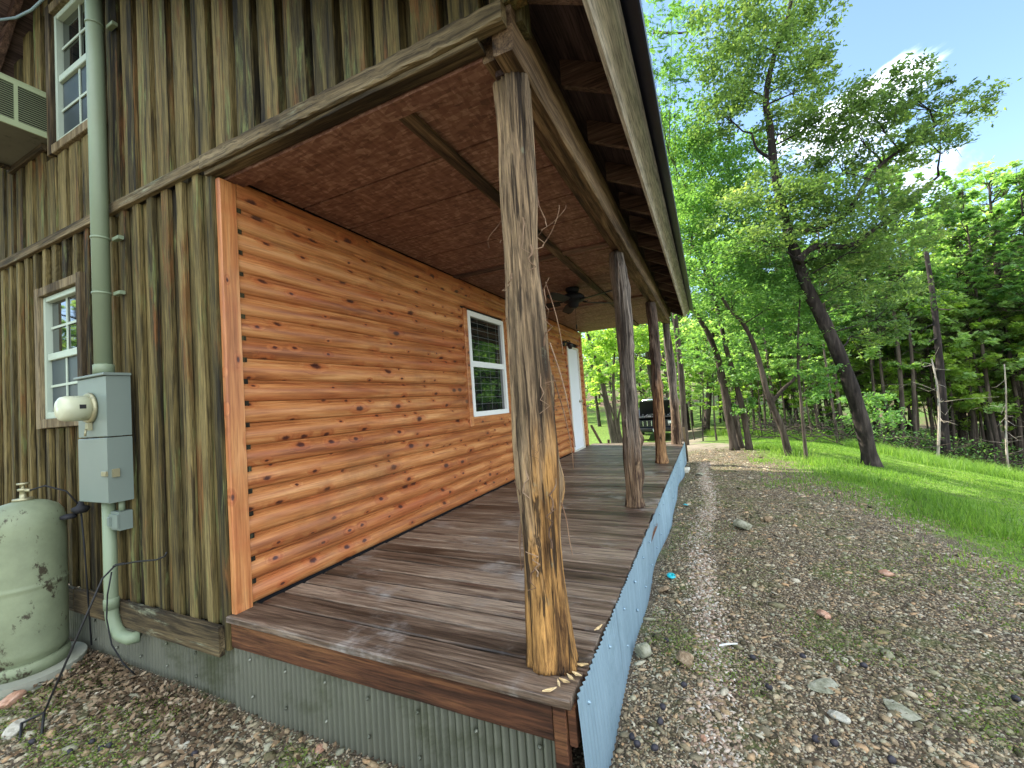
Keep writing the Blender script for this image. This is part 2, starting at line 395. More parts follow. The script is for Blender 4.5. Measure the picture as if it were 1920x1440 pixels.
m_acpan = plain('stained_ac_base', (.13, .13, .10), .7, .3, vary=.3, dirt=(.03, .03, .02), dscale=8)
m_fan = plain('fan_black', (.008, .008, .009), .65, .2)
m_teal = plain('teal_plastic', (.01, .42, .48), .35, .5)
m_concrete = plain('pad_concrete', (.27, .28, .22), .9, .2, vary=.2, dirt=(.18, .19, .13), bump=.4)
m_roof = plain('dark_roof_metal', (.018, .022, .045), .4, .5, .2)
m_cable = plain('pale_cable', (.3, .42, .48), .5)

M = m_glass = Mat('window_glass', .03, 1.0); M.color((.006, .009, .009)); M.b.inputs['IOR'].default_value = 1.9
M.bump(M.noise(M.coords((1, 1, 1)), 2.2, 2, .5), .12, .01)
m_screen = Mat('window_screen', .45, .5).color((.03, .045, .05))
m_blind = Mat('blind_line', .6).color((.16, .17, .16))

def skirt_mat(name, base, dirt, ax=0, gr=.8):
    M = Mat(name, .42, .5, .55); r = M.rnd()
    n = M.noise(M.coords((6, 6, 1.2)), 1.5, 8, .7); c = M.ramp(n, [(.3, tuple(.65 * x for x in base)), (.7, base)])
    d = M.rangem(M.noise(M.coords((1.4, 1.4, 2.5)), 1, 6, .7), .50, .70); c = M.mix(d, c, dirt)
    sx = M.n('ShaderNodeSeparateXYZ'); M.l(M.co(), sx.inputs[0]); w_ = M.math('SINE', M.math('MULTIPLY', sx.outputs[ax], 2 * math.pi / .034)); w_ = M.rangem(w_, .2, 1., 0., gr); c = M.mix(w_, c, tuple(.35 * x for x in dirt))  # darker groove stripes imitate shade between the ribs, painted into the colour
    M.color(c); rg = M.ramp(n, [(.3, .6), (.8, .35)]); M.l(rg, M.b.inputs['Roughness']); M.bump(M.noise(M.coords((30, 30, 30)), 1, 4), .15, .003); return M
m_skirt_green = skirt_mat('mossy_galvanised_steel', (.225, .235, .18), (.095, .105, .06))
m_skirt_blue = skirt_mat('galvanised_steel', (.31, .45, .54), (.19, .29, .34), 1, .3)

def bark(name, cols, groove=1.0, sc=1.0):
    M = Mat(name, .9, .15); r = M.rnd()
    g = M.noise(M.coords((16 * sc, 16 * sc, 2.2 * sc), r), 1, 8, .68, .5); g2 = M.noise(M.coords((2.5, 2.5, .9), r), 1, 5, .6)
    f = M.math('ADD', M.math('MULTIPLY', g, .7), M.math('MULTIPLY', g2, .4)); M.color(M.ramp(f, cols)); M.bump(g, .9 * groove, .03); return M
m_bark = bark('grey_brown_bark', [(.35, (.014, .011, .009)), (.52, (.055, .043, .033)), (.7, (.13, .105, .08))])
m_bark_dark = bark('dark_bark', [(.38, (.007, .006, .006)), (.55, (.030, .024, .021)), (.75, (.085, .07, .06))])
m_bark_pale = bark('pale_dead_bark', [(.4, (.10, .08, .06)), (.52, (.26, .22, .17)), (.68, (.42, .38, .31))])

def cedar(name, dark, mid, light, top, zsplit, zw):
    """peeled cedar: the stripped lower wood is warmer than the weathered top"""
    M = Mat(name, .8, .25)
    g = M.noise(M.coords((30, 30, 1.4)), 1, 8, .66, .9); g2 = M.noise(M.coords((7, 7, .8)), 1, 5, .6, .6)
    f = M.math('ADD', M.math('MULTIPLY', g, .55), M.math('MULTIPLY', g2, .55))
    a = M.ramp(f, [(.43, dark), (.50, mid), (.58, light), (.72, tuple(min(1, 1.35 * x) for x in light))])
    b = M.ramp(f, [(.43, tuple(.16 * x for x in top)), (.52, tuple(.55 * x for x in top)), (.62, top)])
    fis = M.rangem(M.noise(M.coords((38, 38, 1.1)), 1, 4, .6, .5), .57, .62)
    sx = M.n('ShaderNodeSeparateXYZ'); M.l(M.co(), sx.inputs[0])
    h = M.math('ADD', M.math('ADD', sx.outputs[2], M.math('MULTIPLY', M.noise(M.coords((9, 9, 1.)), 1, 5, .6), zw)), M.math('MULTIPLY', sx.outputs[0], -1.6))
    t = M.rangem(h, zsplit - .25, zsplit + .35); c = M.mix(t, a, b)
    fg = M.noise(M.coords((95, 95, 6.)), 1, 6, .72, .4); c = M.mix(1., c, M.ramp(fg, [(.36, (.35, .32, .3)), (.5, (.95, .93, .92)), (.66, (1.45, 1.4, 1.3))]), 'MULTIPLY')
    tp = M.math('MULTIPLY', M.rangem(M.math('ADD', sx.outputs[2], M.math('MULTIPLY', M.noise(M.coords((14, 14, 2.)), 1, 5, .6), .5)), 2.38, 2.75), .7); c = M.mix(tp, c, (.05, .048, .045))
    li = M.rangem(M.noise(M.coords((14, 14, 8)), 1, 8, .75), .6, .72); c = M.mix(M.math('MULTIPLY', li, .5), c, (.24, .26, .17)); c = M.mix(M.math('MULTIPLY', fis, .85), c, (.022, .014, .009))
    M.color(c); M.bump(M.math('ADD', M.math('SUBTRACT', g, M.math('MULTIPLY', fis, .6)), M.math('MULTIPLY', fg, .5)), 1.0, .02); return M
m_cedar1 = cedar('peeling_cedar', (.028, .015, .008), (.14, .072, .026), (.38, .205, .065), (.40, .285, .165), -.85, 2.6)
m_cedar2 = cedar('old_cedar', (.035, .02, .015), (.085, .052, .032), (.24, .165, .10), (.26, .22, .18), -1.4, 1.5)
m_cedar3 = cedar('split_cedar', (.04, .018, .010), (.12, .055, .03), (.32, .19, .09), (.22, .16, .12), -1.0, 1.5)
m_strip = bark('bark_strip', [(.4, (.05, .03, .02)), (.52, (.17, .10, .06)), (.68, (.36, .25, .16))])
m_chip = wood('fresh_wood_chip', [(.3, (.4, .25, .1)), (.6, (.7, .52, .27)), (.8, (.8, .66, .42))], 0)

def leafmat(name, lo, hi, trans=.5, yellow=None):
    M = Mat(name, .5, .35); r = M.rnd()
    st = [(.0, lo), (1., hi)]
    if yellow: st = [(.0, lo), (.6, hi), (1., yellow)]
    big = M.noise(M.coords((.5, .5, .5)), 1, 2); f = M.math('ADD', M.math('MULTIPLY', r, .7), M.math('MULTIPLY', M.math('SUBTRACT', big, .35), .9), clamp=True)
    c = M.ramp(f, st); M.color(c)
    tr = M.n('ShaderNodeBsdfTranslucent'); tcx = M.mix(1.0, c, (1.42, 1.5, .66), 'MULTIPLY'); M.l(tcx, tr.inputs[0])
    ms = M.n('ShaderNodeMixShader'); ms.inputs[0].default_value = trans; M.l(M.b.outputs[0], ms.inputs[1]); M.l(tr.outputs[0], ms.inputs[2]); M.l(ms.outputs[0], M.out.inputs[0]); return M
m_leaf_a = leafmat('leaf_blue_green', (.06, .115, .05), (.16, .25, .09), .52, (.33, .39, .16))
m_leaf_b = leafmat('leaf_mid_green', (.065, .15, .05), (.165, .31, .10), .56, (.27, .42, .14))
m_leaf_c = leafmat('leaf_yellow_green', (.15, .26, .06), (.32, .46, .11), .62, (.48, .58, .18))
m_leaf_d = leafmat('leaf_pale_green', (.16, .27, .11), (.32, .47, .19), .60, (.46, .60, .28))
m_grass = leafmat('grass_blade', (.07, .15, .025), (.17, .30, .05), .5, (.30, .39, .09))
m_moss = leafmat('moss_sprig', (.06, .11, .015), (.15, .23, .03), .35, (.24, .30, .06))
M = m_litter = Mat('dead_leaf', .8, .2); M.color(M.ramp(M.rnd(), [(0, (.045, .030, .018)), (.4, (.12, .080, .045)), (.75, (.24, .17, .10)), (1, (.34, .28, .19))]))

def stonemat(name):
    M = Mat(name, .85, .2); r = M.rnd()
    c = M.ramp(r, [(0, (.050, .042, .028)), (.18, (0.159, 0.132, 0.085)), (.34, (0.268, 0.238, 0.165)), (.48, (0.378, 0.275, 0.165)), (.58, (0.464, 0.409, 0.281)), (.70, (0.305, 0.323, 0.244)), (.80, (0.537, 0.354, 0.201)), (.90, (0.512, 0.500, 0.390)), (1, (.55, .51, .41))])
    n = M.noise(M.coords((1, 1, 1)), 45, 5, .7); c = M.mix(M.rangem(n, .3, .7), M.mix(1., c, (.6, .6, .6), 'MULTIPLY'), c)
    mo = M.rangem(M.noise(M.coords((1, 1, 1)), 1.6, 7, .7), .50, .64); c = M.mix(M.math('MULTIPLY', mo, .45), c, (.10, .13, .04))
    M.color(M.mix(1., c, (.98, .94, .87), 'MULTIPLY')); M.bump(n, .4, .004); return M
m_stone = stonemat('gravel_stone')
M = m_drip = Mat('washed_gravel', .85, .2); M.color(M.ramp(M.rnd(), [(0, (.20, .14, .10)), (.3, (.38, .27, .19)), (.6, (.50, .40, .31)), (.85, (.40, .38, .32)), (1, (.68, .62, .52))]))
def rockm(name, a, b, c3): 
    M = Mat(name, .85, .2); n = M.noise(M.coords((1, 1, 1)), 22, 9, .72); M.color(M.ramp(n, [(.32, a), (.5, b), (.7, c3)])); M.bump(n, .8, .012); return M
m_rock_tan = rockm('tan_pitted_rock', (.07, .05, .03), (.28, .2, .12), (.48, .38, .26))
m_rock_grey = rockm('grey_green_rock', (.10, .10, .06), (.26, .26, .18), (.42, .41, .33))
m_rock_white = rockm('pale_flint', (.25, .24, .18), (.46, .44, .36), (.62, .60, .52))
m_rock_pink = rockm('rusty_pink_rock', (.2, .1, .06), (.46, .26, .17), (.6, .42, .32))
m_nut = plain('black_walnut_husk', (.028, .025, .032), .6, .4, vary=.3, bump=.4, bscale=90)

# ground
def ground_material():
    M = Mat('earth_gravel_and_turf', .9, .15)
    sx = M.n('ShaderNodeSeparateXYZ'); M.l(M.co(), sx.inputs[0]); x, y = sx.outputs[0], sx.outputs[1]
    big = M.noise(M.coords((1, 1, 1)), .9, 6, .65); fine = M.noise(M.coords((1, 1, 1)), 38, 6, .7)
    v = M.voro(M.coords((1, 1, 1)), 85, 'F1'); sc = M.n('ShaderNodeSeparateColor'); M.l(v.outputs['Color'], sc.inputs[0])
    peb = M.ramp(sc.outputs[0], [(0, (.05, .042, .028)), (.3, (.14, .115, .075)), (.55, (.25, .205, .135)), (.75, (.33, .25, .16)), (1, (.46, .42, .32))])
    soil = M.ramp(fine, [(.3, (.045, .033, .022)), (.7, (.12, .09, .062))])
    pm = M.rangem(v.outputs['Distance'], .35, .6); grav = M.mix(pm, peb, soil)
    pale = M.math('MULTIPLY', M.rangem(y, 8.8, 10.2), M.math('SUBTRACT', 1.0, M.rangem(x, 3.4, 4.2))); grav = M.mix(M.math('MULTIPLY', pale, .7), grav, (.30, .255, .19))
    moss = M.rangem(M.noise(M.coords((1, 1, 1)), 2.3, 8, .72), .50, .64)
    grav = M.mix(M.math('MULTIPLY', moss, .6), grav, (.09, .125, .03))
    turf = M.ramp(M.noise(M.coords((1, 1, 1)), 9, 8, .75), [(.34, (.055, .060, .022)), (.44, (.09, .13, .03)), (.55, (.15, .25, .04)), (.7, (.26, .34, .07))])
    duff = M.ramp(M.noise(M.coords((1, 1, 1)), 5, 9, .8), [(.3, (.025, .018, .012)), (.5, (.085, .055, .035)), (.7, (.16, .105, .07))])
    # turf beyond the drive edge: x > edge(y)
    e = M.math('ADD', M.math('MULTIPLY', y, -.23), 5.2); e = M.math('MAXIMUM', e, 3.05)
    far = M.rangem(y, 10.5, 12.5); e = M.math('ADD', e, M.math('MULTIPLY', far, -1.1))
    wob = M.math('MULTIPLY', M.math('SUBTRACT', big, .5), 1.5); wob2 = M.math('MULTIPLY', M.math('SUBTRACT', M.noise(M.coords((1, 1, 1)), 6, 6, .7), .5), 1.0)
    tt = M.rangem(M.math('SUBTRACT', M.math('ADD', M.math('ADD', x, wob), wob2), e), -.12, .35)
    c = M.mix(tt, grav, turf)
    lt = M.math('SUBTRACT', 1.0, M.rangem(M.math('ADD', x, M.math('MULTIPLY', wob, .6)), .2, 1.1)); lt = M.math('MULTIPLY', lt, M.rangem(y, 8.2, 9.2)); lt = M.math('MAXIMUM', lt, M.rangem(y, 24., 27.)); c = M.mix(lt, c, turf)
    # forest floor
    fe = M.math('ADD', M.math('ADD', x, M.math('MULTIPLY', y, -.28)), wob); ft = M.rangem(fe, 4.9, 6.0); ft = M.math('MULTIPLY', ft, M.rangem(x, 6., 7.2)); c = M.mix(ft, c, duff)
    ln = M.n('ShaderNodeVectorMath', operation='LENGTH'); M.l(M.co(), ln.inputs[0]); wood_ = M.mix(M.rangem(M.noise(M.coords((.25, .25, .25)), 1, 7, .7), .42, .6), (.15, .105, .075), (.10, .17, .04)); c = M.mix(M.rangem(ln.outputs['Value'], 50, 56), c, wood_)
    M.color(c); M.bump(M.math('ADD', M.math('MULTIPLY', v.outputs['Distance'], -.8), fine), .8, .012); return M
m_ground = ground_material()

# ------------------------------------------------------------------ ground
def grid(xs, ys):
    X, Y = np.meshgrid(xs, ys, indexing='ij'); Z = terr(X, Y); V = np.stack([X, Y, Z], -1).reshape(-1, 3)
    nx, ny = len(xs), len(ys); i = np.arange(nx - 1)[:, None] * ny + np.arange(ny - 1)[None, :]; i = i.ravel()
    return V, np.stack([i, i + ny, i + ny + 1, i + 1], 1)
gx = np.concatenate([-np.geomspace(400, 4, 40), np.arange(-3.9, 8.0, .06), np.geomspace(8.0, 400, 60)])
gy = np.concatenate([-np.geomspace(400, 3, 40), np.arange(-2.9, 11., .06), np.geomspace(11., 400, 70)])
V, F = grid(gx, gy); tag(link('ground', rawmesh('ground', V, F, smooth=True), m_ground), 'gravel drive and sloping grass around the cabin', 'ground', kind='structure')

# ================================================================== CABIN
L = 7.40; DW = 1.90; CEIL = 2.42
def roofz(x): return 3.69 - .5 * x          # top of the rafters on the porch side
RX, RZ = -2.0, 3.69 + 1.0                    # ridge
def leftz(x): return RZ - .8 * (RX - x)
cabin = empty('cabin', (0, 0, -.5), 'rustic cabin with a side porch, weathered upright boards and orange log siding', 'cabin')

# windows of the end wall: x0, x1, z0, z1 (openings)
UWIN = (-1.93, -1.27, 3.20, 4.23); LWIN = (-2.22, -1.60, 1.14, 2.08)
HOLES = [UWIN, LWIN]
def zsegs(x0, x1, z0, z1, pad=.075):
    segs = [(z0, z1)]
    for (a, b, c, d) in HOLES:
        if x1 > a - pad and x0 < b + pad:
            ns = []
            for (p, q) in segs:
                if c - pad > p: ns.append((p, min(q, c - pad)))
                if d + pad < q: ns.append((max(p, d + pad), q))
            segs = [s for s in ns if s[1] - s[0] > .01]
    return segs
# backing wall (behind the boards)
b = MB()
for (x0, x1, z0, z1) in [(-3.85, LWIN[0], -.1, 2.48), (LWIN[1], -.01, -.1, 2.48), (LWIN[0], LWIN[1], -.1, LWIN[2]), (LWIN[0], LWIN[1], LWIN[3], 2.48)]:
    b.box((x0, .045, z0), (x1, .14, z1))
b.prism([(-3.85, 2.48), (UWIN[0], 2.48), (UWIN[0], leftz(-2.0) - .0), (-2.0, RZ - .03), (-3.85, leftz(-3.85) - .03)], 1, .045, .14)
b.prism([(UWIN[1], 2.48), (1.86, 2.48), (1.86, roofz(1.86) - .03), (UWIN[1], roofz(UWIN[1]) - .03)], 1, .045, .14)
b.box((UWIN[0], .045, 2.48), (UWIN[1], .14, UWIN[2])); b.prism([(UWIN[0], UWIN[3]), (UWIN[1], UWIN[3]), (UWIN[1], roofz(UWIN[1]) - .03), (UWIN[0], roofz(UWIN[0]) - .03)], 1, .045, .14)
b.build('wall_backing', m_siding_back, cabin)
# lower siding: wide boards with narrow battens
lo = MB()
x = -3.84
while x < -.02:
    w = .166; xe = min(x + w, -.02)
    for (p, q) in zsegs(x, xe, -.08, 2.455):
        lo.plank((x + .003, .020, p), (xe - .003, .048, q), .003, 10, .0012, 2)
    x += w
x = -3.84 + .14
while x < -.1:
    w = random.uniform(.052, .066)
    for (p, q) in zsegs(x, x + w, -.08, 2.452):
        lo.plank((x, -.012, p), (x + w, .019, q), .004, 14, .002, 2, wav=.002)
    x += .166 + random.uniform(-.008, .008)
lo.plank((-.075, -.014, -.19), (-.018, .046, 2.45), .004, 12, .0015, 2, rnd=.22)
lo.build('lower_siding', m_siding, cabin)
# upper siding: wide boards standing proud, dark narrow gaps
up = MB()
x = -3.83
while x < 1.80:
    w = random.uniform(.136, .150); xe = x + w
    top = (roofz(x + .08) if x > RX else leftz(x + .08)) - .06
    for (p, q) in zsegs(x, xe, 2.522, top):
        up.plank((x, -.010, p), (xe, .040, q), .004, 12, .002, 2, wav=.002)
        m_ = x + w * random.uniform(.3, .7); up.plank((m_, -.013, p + .001), (xe - .002, -.0102, q - .003), .001, 10, .0008, 2)
    x += .192 + random.uniform(-.006, .006)
up.build('upper_siding', m_siding, cabin)
t = MB(); t.plank((-3.84, -.035, 2.455), (-.058, .0, 2.520), .004, 30, .0015, 0); t.build('belt_board', m_trimx, cabin)
t = MB(); t.plank((-.056, -.052, 2.425), (1.815, .0, 2.508), .006, 40, .004, 0, wav=.002); t.plank((-.05, -.032, 2.402), (1.70, .04, 2.424), .003, 20, .002, 0, rnd=.1)
t.build('porch_header_board', m_trimx, cabin)
t = MB(); t.plank((-1.70, -.045, -.215), (-.055, -.014, -.06), .004, 20, .0015, 0); t.plank((-3.84, -.045, -.215), (-1.712, -.014, -.06), .004, 20, .0015, 0); t.build('base_board', m_trimx, cabin)

def window_gable(rect, label):
    x0, x1, z0, z1 = rect
    f = MB()       # white-green vinyl frame
    y0, y1 = -.006, .05
    for a, b_ in (((x0, y0, z0), (x0 + .036, y1, z1)), ((x1 - .036, y0, z0), (x1, y1, z1)), ((x0 + .036, y0, z0), (x1 - .036, y1, z0 + .05)), ((x0 + .045, y0, z1 - .04), (x1 - .045, y1, z1))):
        f.box(a, b_, c=.004)
    zm = (z0 + z1) / 2; f.box((x0 + .045, .0, zm - .025), (x1 - .045, y1, zm + .028), c=.004)
    w = f.build('window', m_wgreen, cabin, label)
    for (a, b_, mt, yy) in ((zm + .028, z1 - .04, m_glass, .03), (z0 + .05, zm - .025, m_screen, .022)):
        g = MB(); g.box((x0 + .045, yy, a), (x1 - .045, yy + .01, b_)); g.build('pane' if mt is m_glass else 'screen', mt, w)
        q = MB(); xm = (x0 + x1) / 2; zz = (a + b_) / 2; yb = yy - .009
        q.box((xm - .009, yb, a), (xm + .009, yb + .007, b_)); q.box((x0 + .045, yb - .001, zz - .009), (x1 - .045, yb + .006, zz + .009)); q.build('muntin', m_wgreen, w)
    tr = MB(); k = .07
    tr.plank((x0 - k, -.036, z0 - k), (x0 - .002, .018, z1 + k), .004, 10, .001, 2); tr.plank((x1 + .002, -.036, z0 - k), (x1 + k, .018, z1 + k), .004, 10, .001, 2)
    tr.plank((x0 - .001, -.034, z1 + .002), (x1 + .001, .018, z1 + k), .004, 6, .001, 0); tr.plank((x0 - .001, -.034, z0 - k), (x1 + .001, .018, z0 - .002), .004, 6, .001, 0)
    tr.build('window_trim', m_trimz, w)
window_gable(UWIN, 'upper end window with four small panes over a screened sash'); window_gable(LWIN, 'lower end window with reflections of bright leaves')

# log-sided porch wall (plane x = 0)
PW = (2.62, 3.52, .89, 2.09)          # window y0,y1,z0,z1
DR = (6.30, 7.06, -.01, 2.035)         # door
b = MB(); b.box((-.12, .14, -.05), (-.04, PW[0], 2.5)); b.box((-.12, PW[0], -.05), (-.04, PW[1], PW[2])); b.box((-.12, PW[0], PW[3]), (-.04, PW[1], 2.5)); b.box((-.12, PW[1], -.05), (-.04, DR[0], 2.5)); b.box((-.12, DR[1], -.05), (-.04, L, 2.5)); b.box((-.12, DR[0], DR[3]), (-.04, DR[1], 2.5))
b.build('porch_wall_backing', m_dark, cabin)
lg = MB(); course = .1255
prof = [(-.026, 0.0), (-.014, .001), (-.002, .012), (.008, .032), (.012, .054), (.008, .078), (-.002, .096), (-.013, .1060), (-.021, .1080), (-.020, .1090), (-.013, .1245), (-.026, .1252)]
def logseg(y0, y1, z, rnd):
    n = max(2, int((y1 - y0) / .12)); V = []; F = []; k = len(prof); ph = random.random() * 9
    for i in range(n + 1):
        y = y0 + (y1 - y0) * i / n; dz = .0012 * math.sin(ph + y * 3.1); dx = .0012 * math.sin(ph * 2 + y * 4.7)
        for (px, pz) in prof: V.append((px + dx, y, z + pz + (dz if .01 < pz < .10 else 0)))
    for i in range(n):
        for j in range(k - 1): F.append((i * k + j, (i + 1) * k + j, (i + 1) * k + j + 1, i * k + j + 1))
    lg.add(V, F, rnd, True)
z = 0.002; row = 0
while z < 2.265:
    zt = z + course; cuts = [(.093, L - .083)]
    for (a, b_, c, d) in ((PW[0] - .075, PW[1] + .075, PW[2] - .055, PW[3] - .01), (DR[0] - .05, DR[1] + .05, DR[2], DR[3] + .06)):
        if zt > c + .05 and z < d - .03:
            nc = []
            for (p, q) in cuts:
                if p < a < q: nc.append((p, a))
                if p < b_ < q: nc.append((b_, q))
                if not (p < a < q or p < b_ < q): nc.append((p, q))
            cuts = nc
    for (p, q) in cuts:
        y = p
        j = p + random.uniform(1.4, 3.9) if row % 2 else p + random.uniform(2.6, 4.4)
        while y < q:
            e = min(j, q); e = q if q - e < .5 else e
            logseg(y, e - (.0015 if e < q else 0), z, random.random()); y = e; j = e + random.uniform(2.4, 4.4)
    z = zt; row += 1
o = lg.build('log_siding', m_log, cabin, 'orange stained half-log siding with dark knots')
for p in o.data.polygons: p.use_smooth = p.use_smooth
try: o.data.set_sharp_from_angle(angle=R(50))
except Exception: pass
t = MB(); t.plank((-.03, .10, 2.312), (.022, L - .02, 2.415), .012, 40, .0012, 1); t.build('top_trim', m_logtrim, cabin)
t = MB(); t.plank((-.016, .003, -.012), (.022, .098, 2.385), .005, 24, .0012, 2); t.build('corner_board', m_cornerboard, cabin, 'orange knotty corner board at the near end of the log wall')
t = MB(); t.plank((-.03, L - .088, 0), (.022, L - .002, 2.41), .005, 24, .001, 2); t.build('corner_board', m_cornerboard, cabin)
# porch window
y0, y1, z0, z1 = PW; f = MB(); xa, xb = -.03, .032
for a, b_ in (((xa, y0, z0), (xb, y0 + .05, z1)), ((xa, y1 - .05, z0), (xb, y1, z1)), ((xa, y0 + .05, z0), (xb, y1 - .05, z0 + .055)), ((xa, y0 + .05, z1 - .06), (xb, y1 - .05, z1))): f.box(a, b_, c=.005)
zm = (z0 + z1) / 2 - .005; f.box((xa, y0 + .05, zm - .03), (xb - .008, y1 - .05, zm + .035), c=.004)
pw = f.build('window', m_white, cabin, 'white single-hung window in the log wall with blinds inside')
g = MB(); g.box((-.01, y0 + .05, z0 + .055), (-.002, y1 - .05, zm - .03)); g.box((-.004, y0 + .05, zm + .035), (.004, y1 - .05, z1 - .06)); g.build('pane', m_glass, pw)
q = MB()
for k in range(1, 14): zz = z0 + .06 + k * (z1 - z0 - .1) / 14; q.box((.0045, y0 + .06, zz), (.0052, y1 - .06, zz + .003))
for yy in (y0 + .25, y0 + .5, y0 + .72): q.box((.0046, yy, z0 + .06), (.0054, yy + .003, z1 - .07))
q.build('blind', m_blind, pw)
tr = MB(); tr.plank((-.028, y0 - .073, z0 - .10), (.026, y0 - .002, z1 + .012), .004, 8, .001, 2); tr.plank((-.028, y1 + .002, z0 - .10), (.026, y1 + .07, z1 + .012), .004, 8, .001, 2)
tr.plank((-.028, y0 - .001, z0 - .075), (.026, y1 + .001, z0 - .002), .004, 8, .001, 1); tr.build('window_trim', m_logtrim, pw)
# door
y0, y1, z0, z1 = DR; d = MB(); d.box((-.035, y0 + .035, .02), (.004, y1 - .035, z1 - .035), c=.003); dr = d.build('door', m_doorw, cabin, 'plain white door in the far end of the log wall')
f = MB(); f.box((-.045, y0, 0), (.030, y0 + .034, z1)); f.box((-.045, y1 - .034, 0), (.030, y1, z1)); f.box((-.045, y0 + .034, z1 - .034), (.030, y1 - .034, z1)); f.box((-.045, y0 + .034, 0), (.045, y1 - .034, .019)); f.build('door_frame', m_cream, dr)
f = MB(); f.lathe((.03, y1 - .11, .95), [(.0, -.03), (.028, -.028), (.028, -.018), (.012, -.016), (.012, .01), (.028, .02), (.03, .035), (.018, .048)], 14, 0); f.build('handle', m_brass, dr)
f = MB(); f.plank((-.03, y0 - .048, 0), (.02, y0 - .001, z1 + .05), .004, 8, .001, 2); f.plank((-.03, y1 + .001, 0), (.02, y1 + .048, z1 + .05), .004, 8, .001, 2); f.build('door_trim', m_logtrim, dr)

# other walls of the house body
b = MB(); b.box((-3.85, .15, -.1), (-3.75, L, leftz(-3.85) - .05)); b.box((-3.74, L - .1, -.1), (-.121, L, 2.49)); b.prism([(-3.85, 2.49), (1.86, 2.49), (1.86, roofz(1.86) - .03), (RX, RZ - .03), (-3.85, leftz(-3.85) - .03)], 1, L - .1, L); b.build('rear_wall', m_siding, cabin)

# porch ceiling
c = MB(); y = .145
while y < L - .03:
    e = min(y + .390, L - .02); c.plank((.02, y, CEIL), (1.678, e, CEIL + .02), .003, 1, 0, 1, rnd=random.random()); y += .406
c.build('porch_ceiling', m_osb, cabin, 'dark red stained chip board porch ceiling')
c = MB(); c.box((-.02, .045, CEIL - .03), (1.678, .143, CEIL + .03)); c.build('ceiling_edge_board', m_osb, cabin)
for (a, b_) in (((1.165, .146, CEIL - .026), (1.245, L - .03, CEIL - .001)),): t = MB(); t.plank(a, b_, .003, 20, .001, 1); t.build('ceiling_batten', m_beam, cabin)
for yy in (2.415, 4.80):
    for (a, b_) in ((.025, 1.163), (1.247, 1.676)):
        t = MB(); t.plank((a, yy - .035, CEIL - .024), (b_, yy + .035, CEIL - .001), .003, 8, .001, 0); t.build('ceiling_batten', m_rafter, cabin)
# attic deck over the ceiling keeps the sky out
c = MB(); c.box((.0, .15, CEIL + .022), (1.68, L - .02, CEIL + .04)); c.build('attic_floor', m_dark, cabin)
# beam on the posts
b = MB(); b.plank((1.682, .044, 2.375), (1.745, L, 2.56), .006, 60, .002, 1); b.plank((1.747, .004, 2.345), (1.832, L + .02, 2.60), .008, 60, .003, 1, wav=.002); b.build('porch_beam', m_beam, cabin, 'rough sawn beam on top of the cedar posts')
b = MB(); b.plank((1.705, .10, 2.35), (1.775, .17, 2.60), .006, 8, .003, 2, rnd=.0); b.build('beam_end_block', m_soffit, cabin)

# roof
cs, sn = math.cos(math.atan(.5)), math.sin(math.atan(.5)); YA, YB = -.38, L + .22
rf = MB()
rf.prism([(2.19, roofz(2.19) + .004), (2.19, roofz(2.19) + .020), (RX, RZ + .020), (RX, RZ + .004)], 1, YA, YB)
rf.prism([(RX, RZ + .004), (RX, RZ + .020), (-4.15, leftz(-4.15) + .020), (-4.15, leftz(-4.15) + .004)], 1, YA, YB)
sheath = rf.build('roof_sheathing', m_soffit, cabin)
rm = MB(); y = YA - .02
while y < YB + .02:      # ribbed metal panels
    e = min(y + .228, YB + .02)
    rm.prism([(2.272, roofz(2.272) + .022), (2.272, roofz(2.272) + .030), (RX - .02, RZ + .040), (RX, RZ + .022)], 1, y, e); rm.prism([(2.272, roofz(2.272) + .030), (2.272, roofz(2.272) + .048), (RX, RZ + .055), (RX, RZ + .035)], 1, y + .10, y + .125)
    rm.prism([(RX, RZ + .022), (RX + .02, RZ + .042), (-4.2, leftz(-4.2) + .030), (-4.2, leftz(-4.2) + .022)], 1, y, e); y += .2285
rm.box((2.264, YA - .02, roofz(2.272) - .05), (2.2735, YB + .02, roofz(2.272) + .021))
rm.build('roof', m_roof, cabin, 'dark metal roof with a drip edge along the eave')
f = MB(); f.prism([(2.083, 2.492), (2.103, 2.485), (2.196, 2.592), (2.178, 2.600)], 1, YA, YB); f.build('eave_fascia', m_fascia, cabin, 'pale weathered fascia board under the eave')
f = MB(); f.prism([(2.10, 2.487), (2.20, 2.600), (RX, RZ + .003), (RX, RZ - .12)], 1, YB - .04, YB - .001); f.build('barge_board', m_rafter, cabin); f = MB(); f.prism([(2.10, 2.487), (2.20, 2.600), (RX, RZ + .003), (RX, RZ - .12)], 1, YA + .001, YA + .04); f.build('barge_board', m_rafter, cabin); f = MB()
f.prism([(RX, RZ - .12), (RX, RZ + .003), (-4.15, leftz(-4.15) + .003), (-4.15, leftz(-4.15) - .12)], 1, YA + .001, YA + .04); f.build('barge_board', m_rafter, cabin)
y = .10
while y < L + .15:
    r_ = MB(); V = []
    def zz(x, o): return roofz(x) + .002 - o
    xa, xb = 1.834, 2.085
    r_.prism([(xa, zz(xa, .14)), (xb, zz(xb, .14)), (2.173, zz(2.173, .003)), (xa, zz(xa, .003))], 1, y, y + .038); r_.build('rafter', m_rafter, cabin); y += .535
# left rake of the end wall: lookout boards under the overhang
for yy in (-.30, -.12):
    r_ = MB(); r_.prism([(RX - .05, leftz(RX - .05) - .09), (RX - .05, leftz(RX - .05) + .001), (-4.1, leftz(-4.1) + .001), (-4.1, leftz(-4.1) - .09)], 1, yy, yy + .038); r_.build('rafter', m_rafter, cabin)

